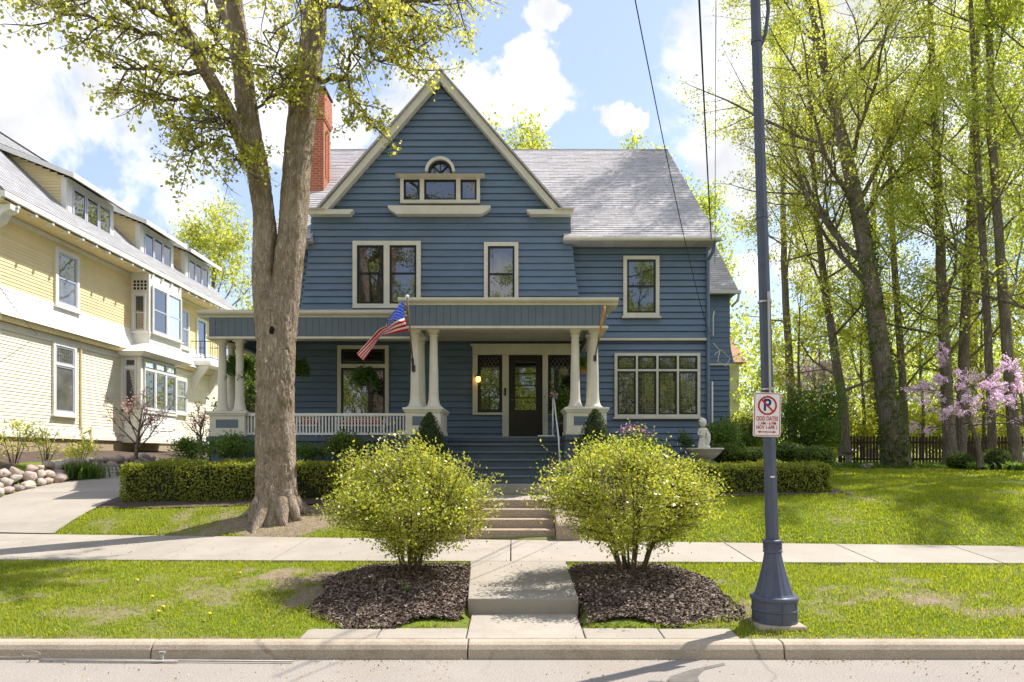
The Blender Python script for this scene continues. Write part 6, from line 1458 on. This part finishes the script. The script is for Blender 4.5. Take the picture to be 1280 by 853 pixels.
def text(s, x, y, size, mat, name, xs=1.0, bold=.0):
    cu = bpy.data.curves.new('text', 'FONT'); cu.body = s; cu.size = size; cu.align_x = 'CENTER'; cu.align_y = 'CENTER'; cu.extrude = .0006; cu.offset = bold
    ob = bpy.data.objects.new('text', cu); COL.objects.link(ob); dg = bpy.context.evaluated_depsgraph_get(); dg.update()
    me = bpy.data.meshes.new_from_object(ob.evaluated_get(dg)); bpy.data.objects.remove(ob); bpy.data.curves.remove(cu)
    Mx = SM @ Matrix.Translation((x, y, .0036)) @ Matrix.Diagonal((xs, 1, 1, 1)); o0 = root_origin(sg)
    for v in me.vertices: v.co = Mx @ v.co - o0
    me.materials.clear(); me.materials.append(M[mat]); o = bpy.data.objects.new(name, me); return link(o, sg)
text('P', -.003, cy0, R0 * 1.75, 'signblue', 'letter', .95, .004)
text('ODD DATES', 0, -H2 * .095, .062, 'signred', 'lettering', .66, .0012)
text('1 AM - 6 PM', 0, -H2 * .20, .046, 'signred', 'lettering', .80, .0008)
text('NOV 1-APR 1', 0, -H2 * .295, .054, 'signred', 'lettering', .70, .001)
ay = -H2 * .395; aw = W_ * .34
m = MB(SM); m.prism([(-aw + .02, ay - .005), (aw - .02, ay - .005), (aw - .02, ay + .005), (-aw + .02, ay + .005)], 'z', .002, .0036)
for s in (-1, 1): m.prism([(s * aw, ay), (s * (aw - .03), ay + .014), (s * (aw - .03), ay - .014)], 'z', .002, .0037)
m.build('arrow', M['signred'], sg)
m = MB(SM); m.tube([(0, H2 / 2 - .03, .002), (0, H2 / 2 - .03, .006)], .006, 8); m.tube([(0, -H2 / 2 + .03, .002), (0, -H2 / 2 + .03, .006)], .006, 8); m.build('bolt', M['metal'], sg)
bk = thing('strapped_rod', 'slim galvanised rod strapped to the lamp post above the sign', 'rod', (X(961, SY), SY, Z(490, SY)))
a = at(960.5, 372, LY_ - .085); b = at(962.5, 492, LY_ - .085); m = MB(); m.bar(a, b, .022, .012, (0, 1, 0)); m.tube([a + Vector((0, 0, .0)), a + Vector((0, 0, .06))], .012, 8); m.build('rod', M['metal'], bk)
for py in (378, 487):
    c = onp(Z(py, LY_)); m = MB(); m.tube([c - Vector((0, 0, .008)), c + Vector((0, 0, .008))], .073, 14); m.box(c.x + .0, c.x + .035, c.y - .095, c.y - .06, c.z - .015, c.z + .015); m.build('strap', M['metal'], bk)

# ================================================================== wires
def wire(label, pts, r, sag=0):
    t = MB(); P = [at(*p) for p in pts]; n = 30; Q = []
    for k in range(n + 1):
        f = k / n * (len(P) - 1); i = min(int(f), len(P) - 2); u = f - i; p = P[i] + (P[i + 1] - P[i]) * u; p.z -= sag * 4 * (k / n) * (1 - k / n); Q.append(p)
    t.tube(Q, r, 6); return tag(t.build('overhead_wire', M['wire'], None, True), label, 'wire', 'overhead wires')
wire('thin wire sloping over the roof to the right end of the blue house', [(786, -40, 7.0), (889, 425, 17.8)], .007, .35)
wire('thickest wire dropping to the eave at the roof right end', [(872, -40, 9.0), (889, 300, 17.4)], .014, .12)
wire('thin wire close to the right hand tree crowns', [(895, -40, 9.5), (893.5, 330, 17.6)], .006, .03)
wire('thin wire dropping to the side of the yellow house', [(-30, 310, 14.0), (47, 418, 20.0)], .008, .15)

# ================================================================== statue on its fountain bowl
fb = thing('birdbath', 'wide pale stone fountain bowl on a pedestal before the blue house', 'fountain', tuple(at(881, 585, 15.6)))
c = at(881, 562, 15.6); gz0 = float(gz(c.x, c.y))
m = MB(); n = 32; prof = [(.10, c.z - .24), (.22, c.z - .20), (.33, c.z - .10), (.395, c.z - .01), (.42, c.z), (.42, c.z + .03), (.38, c.z + .03), (.30, c.z - .05), (.10, c.z - .08)]
vs = []
for r, z in prof:
    for k in range(n): t = 2 * PI * k / n; q = 1 + (.035 * math.cos(t * 10) if r > .36 else 0); vs.append((c.x + r * q * math.cos(t), c.y + r * q * math.sin(t), z))
m.add(vs, [(i * n + k, i * n + (k + 1) % n, (i + 1) * n + (k + 1) % n, (i + 1) * n + k) for i in range(len(prof) - 1) for k in range(n)] + [tuple((len(prof) - 1) * n + k for k in range(n))]); m.build('bowl', M['statue'], fb, True)
m = MB(); m.lathe(c.x, c.y, [(.24, gz0 - .05), (.24, gz0 + .05), (.16, gz0 + .09), (.10, gz0 + .2), (.10, c.z - .32), (.14, c.z - .22)], 20); m.build('pedestal', M['statue'], fb, True)
st = thing('statue', 'white stone statue of a draped child standing on the fountain bowl', 'statue', (c.x - .06, c.y, c.z))
sc0 = Vector((c.x - .05, c.y, c.z - .06)); k = .72
J = dict(pel=(0, 0, .36), waist=(.0, 0, .47), chest=(.01, .0, .60), neck=(.0, -.01, .70), hl=(-.045, 0, .34), kl=(-.05, -.03, .19), al=(-.05, .0, .04), fl=(-.06, -.07, .02), hr=(.045, 0, .34), kr=(.055, -.045, .20), ar=(.05, .0, .04), fr=(.065, -.07, .02),
         sl=(-.095, 0, .635), el=(-.13, -.02, .50), wl=(-.04, -.11, .47), hdl=(.0, -.13, .48), sr=(.11, 0, .635), er=(.165, -.03, .50), wr=(.10, -.13, .44), hdr=(.06, -.15, .43))
Ed = [('pel', 'waist'), ('waist', 'chest'), ('chest', 'neck'), ('pel', 'hl'), ('hl', 'kl'), ('kl', 'al'), ('al', 'fl'), ('pel', 'hr'), ('hr', 'kr'), ('kr', 'ar'), ('ar', 'fr'), ('chest', 'sl'), ('sl', 'el'), ('el', 'wl'), ('wl', 'hdl'), ('chest', 'sr'), ('sr', 'er'), ('er', 'wr'), ('wr', 'hdr')]
Rr = dict(pel=.085, waist=.08, chest=.085, neck=.04, hl=.065, kl=.048, al=.032, fl=.024, hr=.065, kr=.048, ar=.032, fr=.024, sl=.05, el=.036, wl=.026, hdl=.026, sr=.05, er=.036, wr=.026, hdr=.026)
names = list(J); o0 = root_origin(st); me = bpy.data.meshes.new('body'); me.from_pydata([tuple(sc0 + Vector(J[q]) * k * 1.12 - o0) for q in names], [(names.index(a), names.index(b)) for a, b in Ed], [])
me.materials.append(M['statue']); bo = link(bpy.data.objects.new('body', me), st); sk = bo.modifiers.new('skin', 'SKIN')
if not me.skin_vertices: me.skin_vertices.new()
for i, q in enumerate(names): me.skin_vertices[0].data[i].radius = (Rr[q] * k * 1.1,) * 2; me.skin_vertices[0].data[i].use_root = (q == 'pel')
sk.use_smooth_shade = True; ss = bo.modifiers.new('sub', 'SUBSURF'); ss.levels = 2; ss.render_levels = 2
hc = sc0 + Vector((-.0, -.02, .815)) * k * 1.12
m = MB(); m.ball(hc, .082, 18, 12, 0, .95, 1.02, 1.12); m.ball(hc + Vector((0, -.083, -.008)), .016, 8, 6, 0, .7, 1, 1.3)
for s in (-1, 1): m.ball(hc + Vector((.031 * s, -.071, .008)), .011, 8, 6); m.ball(hc + Vector((.08 * s, 0, -.008)), .018, 8, 6, 0, .5, 1, 1.2)
m.ball(hc + Vector((0, -.076, -.040)), .014, 8, 6, 0, 1.4, .6, .5); m.build('head', M['statue'], st, True)
m = MB(); rr_ = random.Random(3)
for q in range(34): a = rr_.uniform(0, 2 * PI); b = rr_.uniform(.05, 1.35); p = Vector((math.cos(a) * math.cos(b), math.sin(a) * math.cos(b) + .25, math.sin(b))); m.ball(hc + Vector((p.x * .078, p.y * .075 + .012, p.z * .085 + .012)), .026, 8, 6)
m.build('hair', M['statue'], st, True)
m = MB(); vs = []; n = 28; rings = [(.075, .50), (.105, .40), (.125, .30), (.14, .19), (.15, .10)]
for r, z in rings:
    for q in range(n): t = 2 * PI * q / n; w = 1 + .09 * math.sin(t * 7 + z * 5); p = sc0 + Vector((r * w * math.cos(t) * .95 + .012, r * w * math.sin(t) * .75, z)) * k * 1.12; vs.append(p)
m.add(vs, [(i * n + q, i * n + (q + 1) % n, (i + 1) * n + (q + 1) % n, (i + 1) * n + q) for i in range(len(rings) - 1) for q in range(n)]); m.tube([sc0 + Vector(p) * k * 1.12 for p in ((.11, .02, .62), (.15, -.06, .48), (.13, -.10, .36), (.12, -.06, .24), (.10, -.02, .12))], [.03, .045, .05, .05, .04], 10); m.build('drapery', M['statue'], st, True)
m = MB(); m.lathe(c.x - .05, c.y, [(.13, c.z - .07), (.13, c.z - .03), (.09, c.z - .02)], 18); m.ball((c.x + .03, c.y - .04, c.z + .03), .085, 12, 8, .12); m.build('plinth', M['statue'], st, True)

# urn by the landing
u = at(688, 622, 12.6); ut = thing('stone_urn', 'weathered stone urn with pink flowers beside the garden steps landing', 'urn', (1.0, 12.75, 1.15))
ux, uy, uz = .98, 12.85, 1.15
m = MB(); m.box(ux - .15, ux + .15, uy - .15, uy + .15, uz, uz + .05); m.lathe(ux, uy, [(.10, uz + .05), (.06, uz + .1), (.07, uz + .15), (.16, uz + .24), (.19, uz + .36), (.22, uz + .40), (.22, uz + .42), (.18, uz + .42), (.16, uz + .38)], 20); m.build('bowl', M['step'], ut)
rng = np.random.default_rng(301); P = rng.normal(size=(420, 3)) * (.14, .14, .07) + (ux, uy, uz + .50); leaves('foliage', P, .06, M['green'], ut, rng)
P = rng.normal(size=(90, 3)) * (.15, .15, .05) + (ux, uy, uz + .57); leaves('flowers', P, .045, M['rose'], ut, rng)

# ================================================================== picket fence
fn = thing('picket_fence', 'dark brown wooden picket fence at the edge of the wood', 'fence', (19, 28, 1.45)); FY = 28.0
x = X(1050, FY); k = 0
while k < 88:
    g = float(gz(x, FY)); m = MB(); h = random.uniform(-.02, .02); m.prism([(x, g + .06), (x + .085, g + .06), (x + .085, g + 1.22 + h), (x + .0425, g + 1.27 + h), (x, g + 1.22 + h)], 'y', FY, FY + .022); m.build('picket', M['fencewood'], fn); x += .135; k += 1
x = X(1050, FY)
for k in range(6):
    m = MB(); g = float(gz(x, FY)); m.box(x, x + .11, FY + .07, FY + .18, g, g + 1.36); m.box(x - .015, x + .125, FY + .055, FY + .195, g + 1.36, g + 1.40); m.build('post', M['fencewood'], fn); x += 2.4
g = 1.47
for z in (.3, .98): m = MB(); m.box(X(1050, FY), X(1050, FY) + 12.05, FY + .023, FY + .07, g + z, g + z + .09); m.build('rail', M['fencewood'], fn)
# little stone pedestal and lawn bits
c = at(1061, 578, 25.5); pd = thing('stone_pedestal', 'small pale stone pedestal in the bed left of the ivy clad trunk', 'pedestal', (c.x, 25.5, 1.49))
m = MB(); g = 1.48; m.box(c.x - .17, c.x + .17, 25.33, 25.67, g, g + .07); m.lathe(c.x, 25.5, [(.13, g + .07), (.10, g + .12), (.10, g + .52), (.14, g + .56)], 14); m.build('shaft', M['stone'], pd); m = MB(); m.lathe(c.x, 25.5, [(.14, g + .56), (.27, g + .62), (.29, g + .66), (.24, g + .66), (.1, g + .62)], 16); m.build('basin', M['stone'], pd)
def rock(mb, c, r, rnd, sx=1.2, sz=.7):
    """angular field stone: hull of points pushed out to a lumpy shell"""
    bm = bmesh.new(); kx, ky, kz = sx * rnd.uniform(.85, 1.15), rnd.uniform(.8, 1.15), sz * rnd.uniform(.85, 1.15)
    for _ in range(22):
        v = Vector((rnd.gauss(0, 1), rnd.gauss(0, 1), rnd.gauss(0, 1))).normalized() * rnd.uniform(.86, 1.08); bm.verts.new((v.x * kx * r, v.y * ky * r, v.z * kz * r))
    h = bmesh.ops.convex_hull(bm, input=bm.verts); bmesh.ops.delete(bm, geom=[e for e in h['geom_interior'] if isinstance(e, bmesh.types.BMVert)], context='VERTS')
    bmesh.ops.bevel(bm, geom=list(bm.edges), offset=r * .09, segments=2, affect='EDGES', clamp_overlap=True)
    bm.verts.ensure_lookup_table(); bm.verts.index_update(); c = Vector(c)
    mb.add([c + v.co for v in bm.verts], [[v.index for v in f.verts] for f in bm.faces]); bm.free()
rr_ = random.Random(5)
for lab, px, py, yd, r in (('small grey stone on the lawn near the hedge right end', 1061, 617, 13.6, .07), ('tiny dark stone in the shaded lawn', 1059, 592, 18.0, .07), ('pale stone in the bed beside the stone pedestal', 1046, 574, 25, .25), ('round pale stone by the roots of the ivy clad trunk', 1085, 575, 23.5, .22)):
    c = at(px, py, yd); c.z = float(gz(c.x, c.y)) + r * .3; m = MB(); rock(m, c, r, rr_); tag(m.build('stone', M['stone'], None, True), lab, 'stone')
for lab, px in (('left of two rounded pale stones under the right walk shrub', 778), ('right of two rounded pale stones under the right walk shrub', 790)):
    c = at(px, 737, 7.85); c.z = float(gz(c.x, c.y)) + .10; m = MB(); rock(m, c, .055, rr_, 1.0, .8); tag(m.build('stone', M['stone'], None, True), lab, 'stone')
m = MB(); c = at(737, 667, 11.9); m.M = Matrix.Translation(c) @ Matrix.Rotation(.4, 4, 'Z'); m.box(-.10, .10, -.05, .05, -.06, .05); tag(m.build('brick', M['brick'], None, bevel=.008), 'loose red brick beside the right cheek wall', 'brick')
# rock wall along the drive, stone by stone
rr_ = random.Random(9); g_ = 'rocks of the low wall along the driveway'
for row in range(3):
    y = 12.6 + row * .14
    while y < 21.5:
        r = rr_.uniform(.15, .25); xx = -11.0 - row * .09 + rr_.uniform(-.03, .03); z = float(gz(-10.5, y)) + .08 + row * .17 + rr_.uniform(-.03, .03)
        m = MB(); rock(m, (xx, y, z), r, rr_, .75, .66); o = m.build('rock', M['stone'], None, True); tag(o, ('pale rock in the lowest course of the driveway wall', 'pale rock in the middle course of the driveway wall', 'pale rock in the top course of the driveway wall')[row], 'rock', g_)
        y += r * 1.75
m = MB(); c = at(72, 574, 16.5); rock(m, (c.x, c.y, float(gz(c.x, c.y)) + .1), .22, rr_); tag(m.build('boulder', M['stone'], None, True), 'single pale boulder in the garden bed before the yellow house', 'boulder')
wf = thing('edging_fence', 'little white wire edging fence under the bay window', 'fence', tuple(at(140, 577, 18.4)))
a = at(134, 576, 18.3); b = at(152, 576, 18.6); m = MB(); g = float(gz(a.x, 18.4))
for q in range(5): p = a.lerp(b, q / 4); m.box(p.x - .015, p.x + .015, p.y - .01, p.y + .01, g, g + .26)
for z in (.06, .14, .22): m.bar((a.x, a.y, g + z), (b.x, b.y, g + z), .03, .02)
m.build('rails', M['whitemetal'], wf)
bp = thing('garden_pot', 'small bright blue pot among the bushes before the yellow house', 'pot', tuple(at(76, 571, 17.2)))
c = at(76, 573, 17.2); g = float(gz(c.x, c.y)); m = MB(); m.lathe(c.x, c.y, [(.07, g), (.11, g + .18), (.12, g + .2), (.09, g + .2)], 14); m.build('pot', M['bluepot'], bp, True)
# pole lying in the gutter
gp = thing('gutter_pole', 'long pale metal pole lying along the gutter', 'pole', tuple(at(200, 824, 6.48)))
a = at(52, 822.5, 6.47); b = at(366, 827, 6.41); a.z = b.z = .02; m = MB(); m.tube([a, b], .010, 8); m.build('tube', M['dullmetal'], gp, True)
m = MB(); m.tube([a + Vector((0, -.03, .0)), a + (b - a) * .55 + Vector((0, -.028, 0))], .008, 8); m.build('rod', M['dullmetal'], gp, True)
m = MB(); q = a + (b - a) * .48; m.box(q.x - .012, q.x + .012, q.y, q.y + .02, .0, .09); m.box(q.x - .03, q.x + .03, q.y, q.y + .02, .085, .10); m.build('clip', M['dullmetal'], gp)
m = MB(); q = a + Vector((-.1, 0, .02)); m.tube([q + Vector((.09 * math.cos(t * .5), .01 * t * .1, .03 + .03 * math.sin(t * .5))) for t in range(13)] + [q + Vector((-.2, 0, .0)), q + Vector((-.35, .0, .01))], .0025, 6); m.build('wire_loop', M['dullmetal'], gp)
print('objects', len(bpy.data.objects), 'polys', sum(len(m.polygons) for m in bpy.data.meshes))
